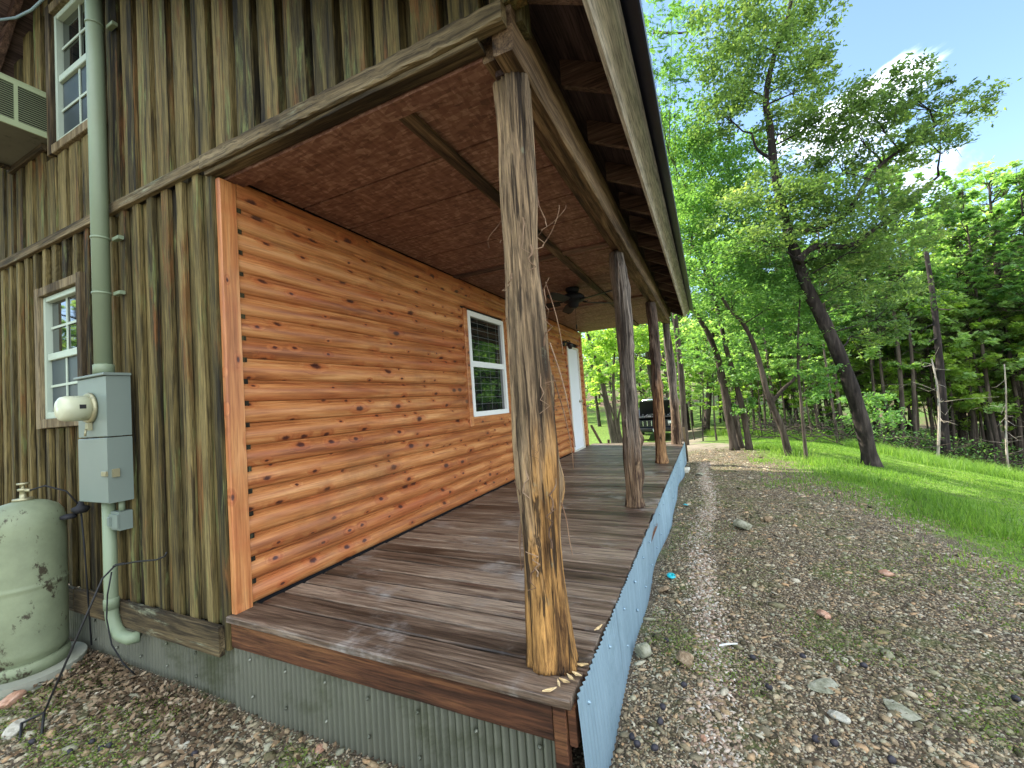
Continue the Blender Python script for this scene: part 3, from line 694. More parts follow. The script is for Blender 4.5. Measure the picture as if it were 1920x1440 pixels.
# deck
dk = MB(); y = -.030; i = 0
while y < L + .25:
    w = .178 if i == 0 else random.choice([.14, .14, .142, .17, .138]); e = y + w
    over = 0 if i else .0
    dk.plank((.024 if y > .0 else -.01, y, -.036 + random.uniform(-.002, .002)), (DW - .012 + random.uniform(-.012, .006), e - random.choice([.009, .012, .016]), random.uniform(-.003, .002)), .005, 26, .0016, 0, wav=.0014, rnd=random.random()); y = e; i += 1
dk.build('porch_deck', m_deck, cabin, 'dark weathered deck boards with grey worn patches')
t = MB(); t.plank((-.012, -.004, -.175), (1.80, .030, -.039), .004, 16, .001, 0); t.plank((1.857, .0, -.175), (1.885, L + .2, -.039), .004, 30, .001, 1); t.plank((1.805, -.012, -.62), (1.852, .030, -.040), .003, 6, .001, 2, rnd=.05); t.build('deck_rim', m_deckrim, cabin)
t = MB(); t.box((.02, .06, -.34), (1.80, .14, -.06)); t.build('deck_joist', m_dark, cabin); t = MB(); t.box((.02, L, -.34), (1.80, L + .18, -.06)); t.build('deck_joist', m_dark, cabin)

# corrugated skirting
def corr(name, P0, P1, z0f, z1, amp, pitch, mat, lab, out, bulge=0):
    P0 = np.array(P0, float); P1 = np.array(P1, float); Ln = np.linalg.norm(P1 - P0); n = int(Ln / pitch * 8); V = []; F = []; d = (P1 - P0) / Ln; o_ = np.array(out, float); rows = 7
    for i in range(n + 1):
        s = i / n * Ln; p = P0 + d * s; a = amp * math.sin(2 * math.pi * s / pitch)
        lp = (s % .66); a += .004 * (lp < .02)
        for k in range(rows):
            t = k / (rows - 1); zz = z1 + (z0f(s) - z1) * t; bu = bulge * math.sin(math.pi * min(1, t)) * (.5 * math.sin(s * 2.3) + .5 * math.sin(s * 4.1 + 1)) + bulge * .8 * t * math.sin(s * 1.9 + .6)
            q = p + o_ * (a + bu); V.append((q[0], q[1], zz + (.004 * math.sin(s * 31) if k == 0 else 0)))
    for i in range(n):
        for k in range(rows - 1): F.append((i * rows + k, (i + 1) * rows + k, (i + 1) * rows + k + 1, i * rows + k + 1))
    b = MB(); b.add(V, F, .5, True); return b.build(name, mat, cabin, lab)
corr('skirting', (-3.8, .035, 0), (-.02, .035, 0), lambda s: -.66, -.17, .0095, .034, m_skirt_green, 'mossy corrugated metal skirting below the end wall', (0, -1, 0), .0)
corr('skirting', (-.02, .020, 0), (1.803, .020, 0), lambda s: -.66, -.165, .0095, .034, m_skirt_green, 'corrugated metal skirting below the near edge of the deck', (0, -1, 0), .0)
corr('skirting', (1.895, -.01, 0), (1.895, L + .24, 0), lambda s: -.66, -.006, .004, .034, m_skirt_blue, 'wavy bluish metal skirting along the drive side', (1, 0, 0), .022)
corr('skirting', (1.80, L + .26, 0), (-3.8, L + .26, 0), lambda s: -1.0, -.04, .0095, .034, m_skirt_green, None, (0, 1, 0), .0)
def screw(c, axis, sgn, n=[0]):
    n[0] += 1
    if n[0] > 96: return
    sc = MB(); sc.lathe(c, [(.008, -.006 * sgn), (.008, 0), (.005, .004 * sgn), (.0, .008 * sgn)], 8, axis); sc.build('screw', m_skirt_green if axis == 1 else m_skirt_blue, cabin)
for x in np.arange(.12, 1.8, .27):
    for zz in (-.225, -.40): screw((x + random.uniform(-.01, .01), .006, zz + random.uniform(-.01, .01)), 1, -1)
for x in np.arange(-1.6, -.1, .30):
    for zz in (-.29, -.42): screw((x, .021, zz), 1, -1)
for yv in np.arange(.1, L, .36):
    for zz in (-.09, -.27): screw((1.905, yv, zz + random.uniform(-.01, .01)), 0, 1)

# cedar posts
def cedar_post(cx, cy, z1, r0, r1, mat, seed, label, bend=(0, 0), strips=0, knots=6, rough=1.0):
    rs = np.random.default_rng(seed); seg = 64; n = 150; V = np.zeros((n + 1, seg, 3)); a = np.linspace(0, 2 * np.pi, seg, endpoint=False)
    ks = [(rs.uniform(0, 2 * np.pi), rs.uniform(.2, z1 - .15), rs.uniform(.04, .10), rs.uniform(.012, .034)) for _ in range(knots)]
    for i in range(n + 1):
        t = i / n; z = z1 * t; tw = .25 * z
        r = r0 + (r1 - r0) * t + .005 * math.sin(z * 5 + seed) + .004 * math.sin(z * 11 + seed * 2) + .02 * math.exp(-z / .10) * rough
        lob = .006 * np.sin(a * 3 + tw + seed) + .004 * np.sin(a * 5 - tw * 2 + 1 + seed) + .0045 * vnoise(a * 6 / 1.0 + seed, np.full(seg, z * 1.4), seed) * 2 * rough
        fine = .006 * vnoise(a * 14 + seed, np.full(seg, z * 2.2 + 9), seed + 1) * 2 * rough + .003 * vnoise(a * 30, np.full(seg, z * 7), seed + 2) * 2 * rough
        rr = r + lob + fine
        for (ka, kz, kw, kh) in ks:
            da = np.angle(np.exp(1j * (a - ka))); rr = rr + kh * np.exp(-(da / .38) ** 2 - ((z - kz) / kw) ** 2)
        if i == n: rr = rr * .93
        ox = bend[0] * math.sin(z * 2.1 + seed) + .004 * math.sin(z * 5.3 + seed); oy = bend[1] * math.sin(z * 1.7 + seed)
        V[i, :, 0] = cx + ox + rr * np.cos(a); V[i, :, 1] = cy + oy + rr * np.sin(a); V[i, :, 2] = z + .001
    V = V.reshape(-1, 3); i, j = np.meshgrid(np.arange(n), np.arange(seg), indexing='ij'); i = i.ravel(); j = j.ravel()
    F = [(int(p) * seg + int(q), int(p) * seg + (int(q) + 1) % seg, (int(p) + 1) * seg + (int(q) + 1) % seg, (int(p) + 1) * seg + int(q)) for p, q in zip(i, j)]
    F.append(tuple(range(seg - 1, -1, -1))); F.append(tuple(n * seg + q for q in range(seg)))
    b = MB(); b.add(V, F, .5, True); post = b.build('post', mat, cabin, label)
    if strips:
        s = MB()
        for _ in range(strips):
            A = rs.uniform(0, 2 * np.pi); z0 = rs.choice([rs.uniform(.25, 1.9), rs.uniform(1.0, 1.95)]); ln = rs.uniform(.04, .17); w = rs.uniform(.0015, .005); rad = r0 + (r1 - r0) * z0 / z1 + .004
            P = []; dirz = rs.choice([-1, 1], p=[.7, .3]); out_ = rs.uniform(.01, .06)
            for k in range(7):
                u = k / 6; aa = A + rs.normal(0, .03) + .2 * u * rs.choice([-1, 1]); q = rad + out_ * u ** 1.7
                P.append((cx + q * math.cos(aa), cy + q * math.sin(aa), z0 + dirz * ln * u))
            s.tube(P, [w * (1 - .6 * k / 6) for k in range(7)], 4, rnd=rs.random(), smooth=False)
        # long peeling ribbons
        for (A, z0, ln, out_, w) in [(.1, 1.25, .42, .07, .006), (.35, 1.12, .38, .055, .005), (-.1, .62, .20, .03, .005), (math.pi * .98, .62, .22, .03, .007), (math.pi * 1.05, .60, .26, .02, .006), (.2, 1.5, .3, .05, .004), (math.pi * .95, 1.82, .12, .10, .003), (.25, 1.65, -.16, .08, .003), (.4, 1.72, -.1, .11, .002)]:
            rad = r0 + (r1 - r0) * z0 / z1 + .006; P = []
            for k in range(11):
                u = k / 10; aa = A + .06 * math.sin(u * 7 + A); q = rad + out_ * math.sin(u * 1.6) ; P.append((cx + q * math.cos(aa), cy + q * math.sin(aa), z0 - ln * u))
            s.tube(P, [w * .62 * (1 - .5 * k / 10) for k in range(11)], 5, rnd=rs.random(), smooth=False)
        s.build('bark_strips', m_strip, post)
    return post
PX = 1.745
cedar_post(PX + .005, .165, 2.36, .083, .067, m_cedar1, 3, 'nearest cedar post, golden peeled wood with loose bark strips', (.004, .004), 34, 5)
cedar_post(PX - .02, 2.55, 2.36, .073, .066, m_cedar2, 11, 'second cedar post, knobbly and dark on its left side', (.014, .01), 0, 14)
cedar_post(PX - .01, 5.02, 2.36, .070, .062, m_cedar3, 23, 'third cedar post, reddish with a pale split side', (.016, .01), 0, 9)
cedar_post(PX + .03, 7.30, 2.36, .080, .066, m_cedar2, 31, 'farthest cedar post at the end of the deck', (.012, .01), 0, 5)

# chips at the foot of the first post
for k, (x, y, a) in enumerate([(1.80, -.012, 30), (1.865, .10, -25), (1.85, .075, -40), (1.835, .05, -20), (1.868, .16, 5), (1.82, .03, -60), (1.868, .43, 60)]):
    e = MB(); c = math.cos(R(a)); s = math.sin(R(a)); l = .026 if k else .026
    e.add([(x - l * c, y - l * s, .006), (x + .005 * s, y - .005 * c, .004), (x + l * c, y + l * s, .012), (x - .005 * s, y + .005 * c, .006), (x - l * c, y - l * s, .010), (x + .005 * s, y - .005 * c, .012), (x + l * c, y + l * s, .016), (x - .005 * s, y + .005 * c, .012)], [(0, 3, 2, 1), (4, 5, 6, 7), (0, 1, 5, 4), (1, 2, 6, 5), (2, 3, 7, 6), (3, 0, 4, 7)])
    o = e.build('wood_chip', m_chip); tag(o, ['pale wood chip on the deck edge in front of the nearest post', 'pale wood chip in the little pile right of the nearest post'][0 if k == 0 else 1] if k < 6 else 'lone pale splinter on the deck by the drive edge', 'wood chip', 'wood chips at the foot of the nearest post')

# ================================================================== things on the end wall
# meter box
mb = empty('electric_meter_box', (-1.12, -.02, .58), 'tall grey-green electric meter box on the weathered end wall', 'meter box')
b = MB(); b.box((-1.31, -.135, .985), (-.94, -.014, 1.36), c=.004); b.box((-1.312, -.138, .58), (-.938, -.014, .978), c=.004); b.build('box', m_meter, mb)
b = MB(); b.box((-1.325, -.150, 1.362), (-.928, -.014, 1.378), c=.004); b.build('lid', m_meter, mb)
b = MB(); b.lathe((-1.135, -.137, 1.17), [(.0, .0), (.094, .0), (.098, -.010), (.090, -.022), (.082, -.022)], 36, 1); b.build('meter_ring', m_brass, mb)
b = MB(); b.lathe((-1.135, -.137, 1.17), [(.078, -.015), (.077, -.115), (.070, -.138), (.055, -.148), (.02, -.150), (.0, -.150)], 36, 1); mt = b.build('meter', plain('pale_meter_cover', (.50, .52, .36), .3, .5, vary=.1, dirt=(.3, .31, .18), dscale=9), mb)
b = MB(); b.box((-1.062, -.215, 1.165), (-1.056, -.185, 1.19)); b.build('meter_mark', m_iron, mt)
b = MB(); b.box((-1.15, -.160, 1.03), (-1.115, -.138, 1.078), c=.003); b.tube([(-1.13, -.165, 1.04), (-1.13, -.168, .995)], .006, 8); b.build('seal', m_brass, mb)
b = MB(); b.box((-.9375, -.12, .735), (-.925, -.085, .785), c=.003); b.box((-.99, -.150, .745), (-.935, -.1385, .775), c=.003); b.build('hasp', m_brass, mb)
# conduits
cp = empty('conduit_pipe', (-1.09, -.08, 1.38), 'grey-green service conduit rising from the meter box past the windows', 'conduit')
b = MB(); b.tube([(-1.085, -.088, 1.379), (-1.085, -.088, 4.42)], .045, 24); b.build('pipe', m_pvc, cp)
b = MB(); b.lathe((-1.085, -.088, 1.379), [(.052, 0), (.052, .06), (.0455, .065)], 24); b.build('collar', m_pvc, cp)
for zz in (2.26, 3.70, 2.62 - .72):
    b = MB(); b.lathe((-1.085, -.088, zz), [(.0455, -.006), (.049, -.006), (.049, .008), (.0455, .008)], 24); b.box((-1.035, -.05, zz - .012), (-.955, -.020, zz + .012), c=.003); b.build('strap', m_pvc, cp)
lp = empty('conduit_pipe', (-1.11, -.06, .57), 'lower conduit elbowing from the meter box into the base of the wall', 'conduit')
b = MB(); P = [(-1.10, -.075, .578), (-1.10, -.075, .0), (-1.10, -.075, -.10)]
for k in range(1, 8): a = k / 7 * math.pi / 2; P.append((-1.10 + .14 * (1 - math.cos(a)), -.075, -.10 - .14 * math.sin(a)))
P.append((-.90, -.070, -.245)); P.append((-.875, -.03, -.247)); b.tube(P, .034, 20); b.build('pipe', m_pvc, lp)
b = MB(); b.lathe((-1.10, -.075, -.09), [(.0345, 0), (.039, 0), (.039, .06), (.0345, .065)], 20); b.build('collar', m_pvc, lp)
jb = empty('junction_box', (-1.0, -.05, .45), 'small grey junction box hanging below the meter box', 'electric box')
b = MB(); b.box((-1.055, -.085, .40), (-.955, -.016, .515), c=.004); b.build('box', m_meter, jb)
b = MB(); b.box((-1.058, -.095, .415), (-.952, -.0865, .50), c=.002); b.box((-1.045, -.108, .43), (-1.02, -.0955, .485), c=.003); b.build('cover', m_meter, jb)
b = MB(); b.tube([(-1.0, -.05, .516), (-1.0, -.05, .577)], .016, 12); b.build('nipple', m_pvc, jb)

# window air conditioner
ac = empty('air_conditioner', (-2.37, 0, 3.27), 'boxy greenish beige air conditioner sticking out of the end wall beside the upper window', 'air conditioner')
b = MB(); x0, x1, ya, yb, z0, z1 = -2.75, -2.0, -.62, .02, 3.27, 3.62
b.box((x0, ya, z0 + .03), (x1 - .012, yb, z1)); b.build('case', plain('ac_inner', (.02, .022, .018), .7), ac)
b = MB()
b.box((x1 - .0115, ya, z0), (x1, yb, z0 + .045)); b.box((x1 - .0115, ya, z1 - .035), (x1, yb, z1)); b.box((x1 - .0115, -.20, z0 + .045), (x1, -.18, z1 - .035)); b.box((x1 - .0115, -.02, z0 + .045), (x1, yb, z1 - .035)); b.box((x1 - .0115, -.38, z0 + .045), (x1, -.36, z1 - .035)); b.box((x1 - .0115, ya, z0 + .045), (x1, ya + .03, z1 - .035)); b.box((x0 - .005, ya - .005, z1 + .0005), (x1 + .002, yb, z1 + .008)); b.build('side_frame', m_acgreen, ac)
b = MB(); zz = z0 + .055
while zz < z1 - .045:
    for (p, q) in ((-.178, -.021), (-.359, -.201), (-.589, -.381)): b.prism([(x1 - .011, zz), (x1 - .001, zz - .006), (x1 - .001, zz - .003), (x1 - .011, zz + .003)], 1, p, q)
    zz += .0165
b.build('louvres', m_acgreen, ac)
b = MB(); b.box((x0, ya, z0), (x1 - .0125, yb, z0 + .028), c=.004); b.build('base_pan', m_acpan, ac)
b = MB(); b.plank((x0 + .02, ya + .1, z0 - .03), (x0 + .06, yb - .06, z0 - .002), .003, 4, .001, 1); b.plank((x0, yb - .055, z0 - .05), (x1 - .1, yb - .025, z0 - .002), .003, 4, .001, 0); b.build('support', m_trimx, ac)

# propane cylinder
TC = (-1.70, -.27); zb = float(terr(*TC)) + .05
tk = empty('gas_cylinder', (TC[0], TC[1], zb), 'tall pale green gas cylinder with rusty scratches standing against the end wall', 'gas cylinder')
b = MB(); r = .19; H0 = .56 - zb
b.lathe((TC[0], TC[1], zb), [(.155, .0), (.165, .01), (.168, .07), (.182, .085), (r, .11), (r, .13), (r, .48), (r, .50), (r + .003, .505), (r + .003, .52), (r, .525), (r, .54), (r, H0 - .12), (r, H0 - .10), (.180, H0 - .045), (.150, H0 + .0), (.10, H0 + .03), (.045, H0 + .045), (.0, H0 + .047)], 56); b.build('tank', m_tank, tk)
b = MB(); b.lathe((TC[0], TC[1], zb), [(.178, -.008), (.196, -.008), (.196, .055), (.178, .06)], 48); b.build('foot_ring', m_tank, tk)
b = MB(); b.lathe((TC[0] - .01, TC[1], zb + H0 + .046), [(.05, 0), (.05, .012), (.018, .014), (.016, .06), (.026, .062), (.026, .075), (.008, .078), (.008, .10), (.03, .102), (.03, .112), (0, .113)], 16); b.tube([(TC[0] - .01, TC[1], zb + H0 + .11), (TC[0] + .06, TC[1] + .01, zb + H0 + .11)], .010, 10); b.build('valve', m_brass, tk)
hose = MB(); hose.tube([(TC[0] + .06, TC[1] + .01, zb + H0 + .11), (TC[0] + .12, TC[1] + .06, zb + H0 + .13), (TC[0] + .18, TC[1] + .14, zb + H0 + .08), (TC[0] + .205, TC[1] + .19, zb + H0 - .02)], .005, 8); hose.build('hose', m_rubber, tk)
rg = MB(); c0 = (TC[0] + .205, TC[1] + .20, zb + H0 - .05); rg.lathe(c0, [(.0, -.03), (.03, -.028), (.045, -.01), (.045, .01), (.02, .02), (.012, .05), (0, .05)], 20); rg.lathe((c0[0] - .03, c0[1] - .05, c0[2] - .035), [(0, -.02), (.04, -.018), (.042, .0), (.02, .01), (0, .012)], 18); rg.tube([c0, (c0[0] + .01, c0[1] + .01, c0[2] - .25), (c0[0] + .02, c0[1] + .03, -.40)], .005, 8)
tag(rg.build('gas_regulator', m_rubber), 'black gas regulator and pipe on the wall beside the cylinder top', 'regulator')
pad = MB(); z_ = zb; pad.prism([(TC[0] + .29 * math.cos(a), TC[1] + .27 * math.sin(a)) for a in np.linspace(0, 2 * math.pi, 40, endpoint=False)], 2, zb - .12, zb - .008); tag(pad.build('concrete_pad', m_concrete), 'round mossy concrete pad under the gas cylinder', 'concrete pad')

# garden hook and loose cable
fk = empty('garden_hook', (-.9, -.44, -.5), 'thin black garden hook with two ground prongs leaning on the end wall', 'garden hook')
b = MB(); b.tube([(-.90, -.435, -.43), (-.98, -.16, .14), (-.97, -.10, .20), (-.93, -.075, .205)], .0055, 8); b.tube([(-.975, -.11, .195), (-.80, -.075, .225), (-.60, -.06, .25), (-.52, -.055, .275), (-.50, -.055, .30)], .0048, 8); b.build('rod', m_iron, fk)
b = MB(); b.tube([(-.955, -.50, -.455), (-.90, -.435, -.43)], .006, 8); b.tube([(-.955, -.50, -.452), (-.82, -.55, -.56)], .006, 8); b.tube([(-.90, -.435, -.43), (-.78, -.49, -.56)], .006, 8); b.build('prongs', m_iron, fk)
b = MB(); b.tube([(-.985, -.115, .16), (-1.03, -.12, .02), (-1.035, -.125, -.12), (-1.02, -.11, -.28), (-.96, -.08, -.40), (-.92, -.03, -.50)], .004, 8); tag(b.build('black_cable', m_rubber), 'thin black cable hanging beside the lower conduit to the ground', 'cable')
b = MB(); P = [at(-60, 36, 3.3), at(0, 37, 3.3), at(30, 33, 3.3), at(60, 18, 3.25), at(95, -15, 3.2), at(150, -60, 3.15)]; b.tube(P, .009, 8); tag(b.build('service_cable', m_cable), 'pale blue service cable sagging at the top left corner', 'cable')
b = MB(); b.tube([(-1.30, -.10, 4.36), (-1.24, -.12, 4.17), (-1.16, -.12, 4.16), (-1.10, -.14, 4.22)], .010, 8); b.tube([(-1.13, -.088, 4.44), (-1.22, -.11, 4.28), (-1.19, -.13, 4.12), (-1.12, -.15, 4.10)], .008, 8); tag(b.build('wire_loop', m_rubber), 'black wire loop at the top of the tall conduit', 'cable')

# ================================================================== ceiling fan, wall lantern
FC = (.935, 3.74)
fan = empty('ceiling_fan', (FC[0], FC[1], CEIL), 'black ceiling fan with drooping blades under the porch ceiling', 'ceiling fan')
b = MB(); b.lathe((FC[0], FC[1], CEIL), [(.0, -.002), (.085, -.002), (.088, -.02), (.075, -.055), (.06, -.065), (.0, -.066)], 28); b.build('canopy', m_fan, fan)
b = MB(); b.lathe((FC[0], FC[1], CEIL - .066), [(.05, 0), (.115, -.02), (.145, -.05), (.145, -.085), (.12, -.11), (.07, -.125), (.065, -.17), (.045, -.19), (.0, -.192)], 32); b.build('motor', m_fan, fan)
for k in range(5):
    a = R(44 + 72 * k); c, s = math.cos(a), math.sin(a); n_ = (-s, c)
    def bp(r_, w_, z_): return (FC[0] + c * r_ + n_[0] * w_, FC[1] + s * r_ + n_[1] * w_, z_)
    zt = CEIL - .175; V = []; N = 8
    for (r_, hw) in [(.17, .05), (.22, .062), (.35, .067), (.50, .068), (.58, .058), (.62, .03)]:
        droop = .02 * (r_ - .17)
        for sg in (-1, 1): V.append(bp(r_, sg * hw, zt - droop + sg * .014))
        for sg in (-1, 1): V.append(bp(r_, sg * hw, zt - droop + sg * .014 - .007))
    F = [(0, 1, 3, 2)]
    for i in range(5): o_ = i * 4; F += [(o_, o_ + 4, o_ + 5, o_ + 1), (o_ + 2, o_ + 3, o_ + 7, o_ + 6), (o_, o_ + 2, o_ + 6, o_ + 4), (o_ + 1, o_ + 5, o_ + 7, o_ + 3)]
    F.append((20, 22, 23, 21)); b = MB(); b.add(V, F); bl = b.build('blade', m_fan, fan)
    b = MB(); b.tube([bp(.10, 0, CEIL - .16), bp(.15, .0, CEIL - .165), bp(.20, .02, CEIL - .168)], .008, 6); b.tube([bp(.14, 0, CEIL - .163), bp(.20, -.02, CEIL - .168)], .007, 6); b.build('bracket', m_fan, bl)
b = MB(); b.tube([(FC[0] + .02, FC[1], CEIL - .25), (FC[0] + .02, FC[1], CEIL - .47)], .0025, 6); b.lathe((FC[0] + .02, FC[1], CEIL - .53), [(0, 0), (.008, .005), (.008, .055), (0, .06)], 8); b.build('pull_chain', m_fan, fan)

wl = empty('wall_lantern', (.02, 6.02, 2.06), 'small black wall lantern beside the white door', 'wall lamp')
b = MB(); b.lathe((.022, 6.10, 2.05), [(0, 0), (.055, 0), (.05, .02), (.0, .024)], 16, 0); b.build('back_plate', m_black, wl)
b = MB(); b.tube([(.03, 6.10, 2.05), (.10, 6.08, 2.10), (.16, 6.05, 2.08), (.17, 6.03, 2.04)], .010, 8); b.tube([(.05, 6.10, 2.02), (.12, 6.12, 1.99), (.10, 6.17, 2.06)], .006, 6); b.build('arm', m_black, wl)
b = MB(); b.lathe((.17, 6.03, 1.93), [(0, 0), (.03, .0), (.055, .06), (.06, .09), (.02, .115), (.0, .12)], 10); b.build('shade', m_black, wl)

# boards at the far end of the porch, stake
ex = MB(); ex.plank((0, 0, 0), (.04, .09, 1.25), .004, 8, .001, 2); o = ex.build('leaning_board', m_trimz); o.location = (.42, 8.05, -.75); o.rotation_euler = (R(-6), R(-27), 0); tag(o, 'brown board leaning on the far corner of the cabin', 'board')
ex = MB(); ex.plank((0, 0, 0), (.04, .06, .62), .004, 6, .001, 2); o = ex.build('short_board', m_beam); o.location = (.33, 7.75, -.55); tag(o, 'short upright board end below the leaning board', 'board')
ex = MB(); ex.plank((0, 0, 0), (.04, .04, .78), .004, 6, .001, 2); o = ex.build('wooden_stake', m_trimz); o.location = (1.90, 7.72, -.5); o.rotation_euler = (0, R(-2), 0); tag(o, 'short wooden stake behind the farthest post', 'stake')

# ================================================================== car
def make_car(c, rz):
    car = bpy.data.objects.new('parked_car', None); COL.objects.link(car); tag(car, 'dark off-road car with its hood raised parked beyond the porch', 'car')
    mk = plain('car_paint_dark', (.012, .018, .035), .25, .6, .2); mt_ = plain('tyre', (.015, .015, .016), .8); mc = plain('chrome', (.6, .62, .65), .25, .6, .9); ml = plain('lamp_glass', (.75, .78, .8), .15, .6)
    def part(mbb, n, mat, par=car, lab=None):
        o = mbb.build(n, mat, None, lab); o.parent = par; return o
    # local frame: front towards -y
    side = [(-2.15, .42), (-2.2, .75), (-2.12, .98), (-.95, 1.08), (-.75, 1.10), (-.30, 1.66), (1.9, 1.72), (2.15, 1.1), (2.2, .5), (1.85, .42), (1.72, .74), (1.15, .74), (1.02, .42), (-.95, .42), (-1.08, .74), (-1.68, .74), (-1.82, .42)]
    b = MB()
    V = []; hw = .90
    for sx in (-1, 1):
        for (y, z) in side: V.append((sx * (hw if z < 1.15 else hw - .14), y, z))
    n = len(side); F = [tuple(range(n)), tuple(range(2 * n - 1, n - 1, -1))] + [(i, n + i, n + (i + 1) % n, (i + 1) % n) for i in range(n)]
    b.add(V, F); part(b, 'body', mk)
    b = MB(); b.box((-.86, -2.15, 1.09), (.86, -.95, 1.105)); o = part(b, 'engine_bay', m_iron)
    b = MB(); b.add([(-.78, -.80, 1.12), (.78, -.80, 1.12), (.72, -1.35, 1.86), (-.72, -1.35, 1.86), (-.78, -.77, 1.13), (.78, -.77, 1.13), (.72, -1.32, 1.88), (-.72, -1.32, 1.88)], [(0, 1, 2, 3), (7, 6, 5, 4), (0, 4, 5, 1), (1, 5, 6, 2), (2, 6, 7, 3), (3, 7, 4, 0)]); part(b, 'hood', m_iron, lab='raised hood')
    b = MB(); b.add([(-.70, -.76, 1.13), (.70, -.76, 1.13), (.66, -.33, 1.62), (-.66, -.33, 1.62)], [(0, 1, 2, 3)]); part(b, 'windscreen', m_glass)
    b = MB(); b.box((-.72, -2.225, .68), (.72, -2.19, .98)); g = part(b, 'grille', m_iron); b = MB(); rc = np.random.default_rng(4)
    for _ in range(26): xx, yy_ = rc.uniform(-.75, .7), rc.uniform(-2.1, -1.1); ww = rc.uniform(.04, .14); b.box((xx, yy_, 1.106), (xx + ww, yy_ + ww, 1.106 + rc.uniform(.03, .16)))
    for _ in range(8): xx = rc.uniform(-.7, .4); b.tube([(xx, -2.0, 1.12), (xx + .15, -1.8, 1.24), (xx + .3, -1.5, 1.2)], .02, 6)
    part(b, 'engine', plain('engine_metal', (.12, .125, .13), .5, .5, .4, vary=.6, dirt=(.01, .01, .01), thr=(.45, .55))); b = MB()
    for i in range(7):
        b = MB(); b.box((-.60 + i * .19, -2.24, .72), (-.57 + i * .19, -2.2255, .95)); part(b, 'grille_bar', mc, g)
    for sx in (-1, 1):
        b = MB(); b.box((sx * .62 - .10, -2.235, .80), (sx * .62 + .10, -2.20, .93), c=.02); part(b, 'headlight', m_black if sx < 0 else ml)
        b = MB(); b.box((sx * .98 - .1, -.75, 1.12), (sx * .98 + .1, -.68, 1.30), c=.02); part(b, 'mirror', m_iron)
    b = MB(); b.box((-.92, -2.36, .46), (.92, -2.21, .62), c=.03); part(b, 'bumper', m_iron)
    b = MB(); b.box((-.16, -2.372, .46), (.16, -2.362, .60)); part(b, 'number_plate', ml)
    for sx in (-1, 1):
        for yy in (-1.38, 1.43):
            b = MB(); b.lathe((sx * .85, yy, .40), [(.22, -.12), (.37, -.12), (.40, -.08), (.40, .08), (.37, .12), (.22, .12)], 24, 0); w = part(b, 'wheel', mt_); b = MB(); b.lathe((sx * .85, yy, .40), [(0, -.10), (.21, -.11), (.21, .11), (0, .10)], 16, 0); part(b, 'rim', mc, w)
    b = MB()
    for zz in (1.78, 1.90):
        for (A, B) in (((-.62, -.2, zz), (.62, -.2, zz)), ((-.62, 1.7, zz), (.62, 1.7, zz)), ((-.62, -.2, zz), (-.62, 1.7, zz)), ((.62, -.2, zz), (.62, 1.7, zz))): b.tube([A, B], .022, 8)
    for x in (-.62, 0, .62): b.tube([(x, -.2, 1.70), (x, -.2, 1.90)], .018, 6); b.tube([(x, 1.7, 1.72), (x, 1.7, 1.90)], .018, 6)
    for y in (.3, .8, 1.3): b.tube([(-.62, y, 1.78), (.62, y, 1.78)], .015, 6)
    part(b, 'roof_rack', mc)
    car.location = c; car.rotation_euler = (0, 0, rz); return car
cpos, _ = ground_at(1226, 826.5); make_car((cpos[0], cpos[1] + 2.0, float(terr(cpos[0], cpos[1]))), R(5))

# ================================================================== trees
def leaf_mesh(name, C, size, mat, seed=0, up=.7, aspect=.5, rndbase=None, Dir=None):
    """many small rhombic leaves centred at C"""
    r = np.random.default_rng(seed); C = np.asarray(C, float); n = len(C)
    N = r.normal(size=(n, 3)); N /= np.linalg.norm(N, axis=1)[:, None]; N[:, 2] = np.abs(N[:, 2]) + up; N /= np.linalg.norm(N, axis=1)[:, None]
    A = r.normal(size=(n, 3)) if Dir is None else Dir + r.normal(size=(n, 3)) * .15
    A[:, 2] -= .35 if Dir is None else 0
    A -= N * (A * N).sum(1)[:, None]; A /= np.linalg.norm(A, axis=1)[:, None] + 1e-9; B = np.cross(N, A)
    s = (size * r.uniform(.6, 1.35, n))[:, None]; w = s * aspect
    P0 = C - A * s * .5; P1 = C - A * s * .02 + B * w * .5 + N * s * .06; P2 = C + A * s * .55 - N * s * .05; P3 = C - A * s * .02 - B * w * .5 + N * s * .06
    V = np.stack([P0, P1, P2, P3], 1).reshape(-1, 3); F = np.arange(4 * n).reshape(-1, 4)
    rn = r.uniform(0, 1, n) if rndbase is None else np.clip(rndbase + r.normal(0, .16, n), 0, 1)
    return rawmesh(name, V, F, rn)
def clumps(centers, radii, per, seed, shell=.55):
    """leaf positions gathered in twig tufts inside ellipsoids: centers (k,3) radii (k,3)"""
    r = np.random.default_rng(seed); out = []; rb = []
    for c, rad, p in zip(centers, radii, per):
        k = max(3, int(p / 46)); d = r.normal(size=(k, 3)); d /= np.linalg.norm(d, axis=1)[:, None]; q = r.uniform(0, 1, k) ** (1 / 3.) ; q = shell + (1 - shell) * q if False else q ** .7
        tc_ = np.asarray(c) + d * q[:, None] * np.asarray(rad); m_ = int(p / k)
        ts = float(np.mean(rad)) * .15
        pts = tc_[:, None, :] + r.normal(size=(k, m_, 3)) * np.array([ts, ts, ts * .5]); out.append(pts.reshape(-1, 3)); rb.append(np.repeat(r.uniform(.1, .9, k), m_))
    return np.concatenate(out), np.concatenate(rb)

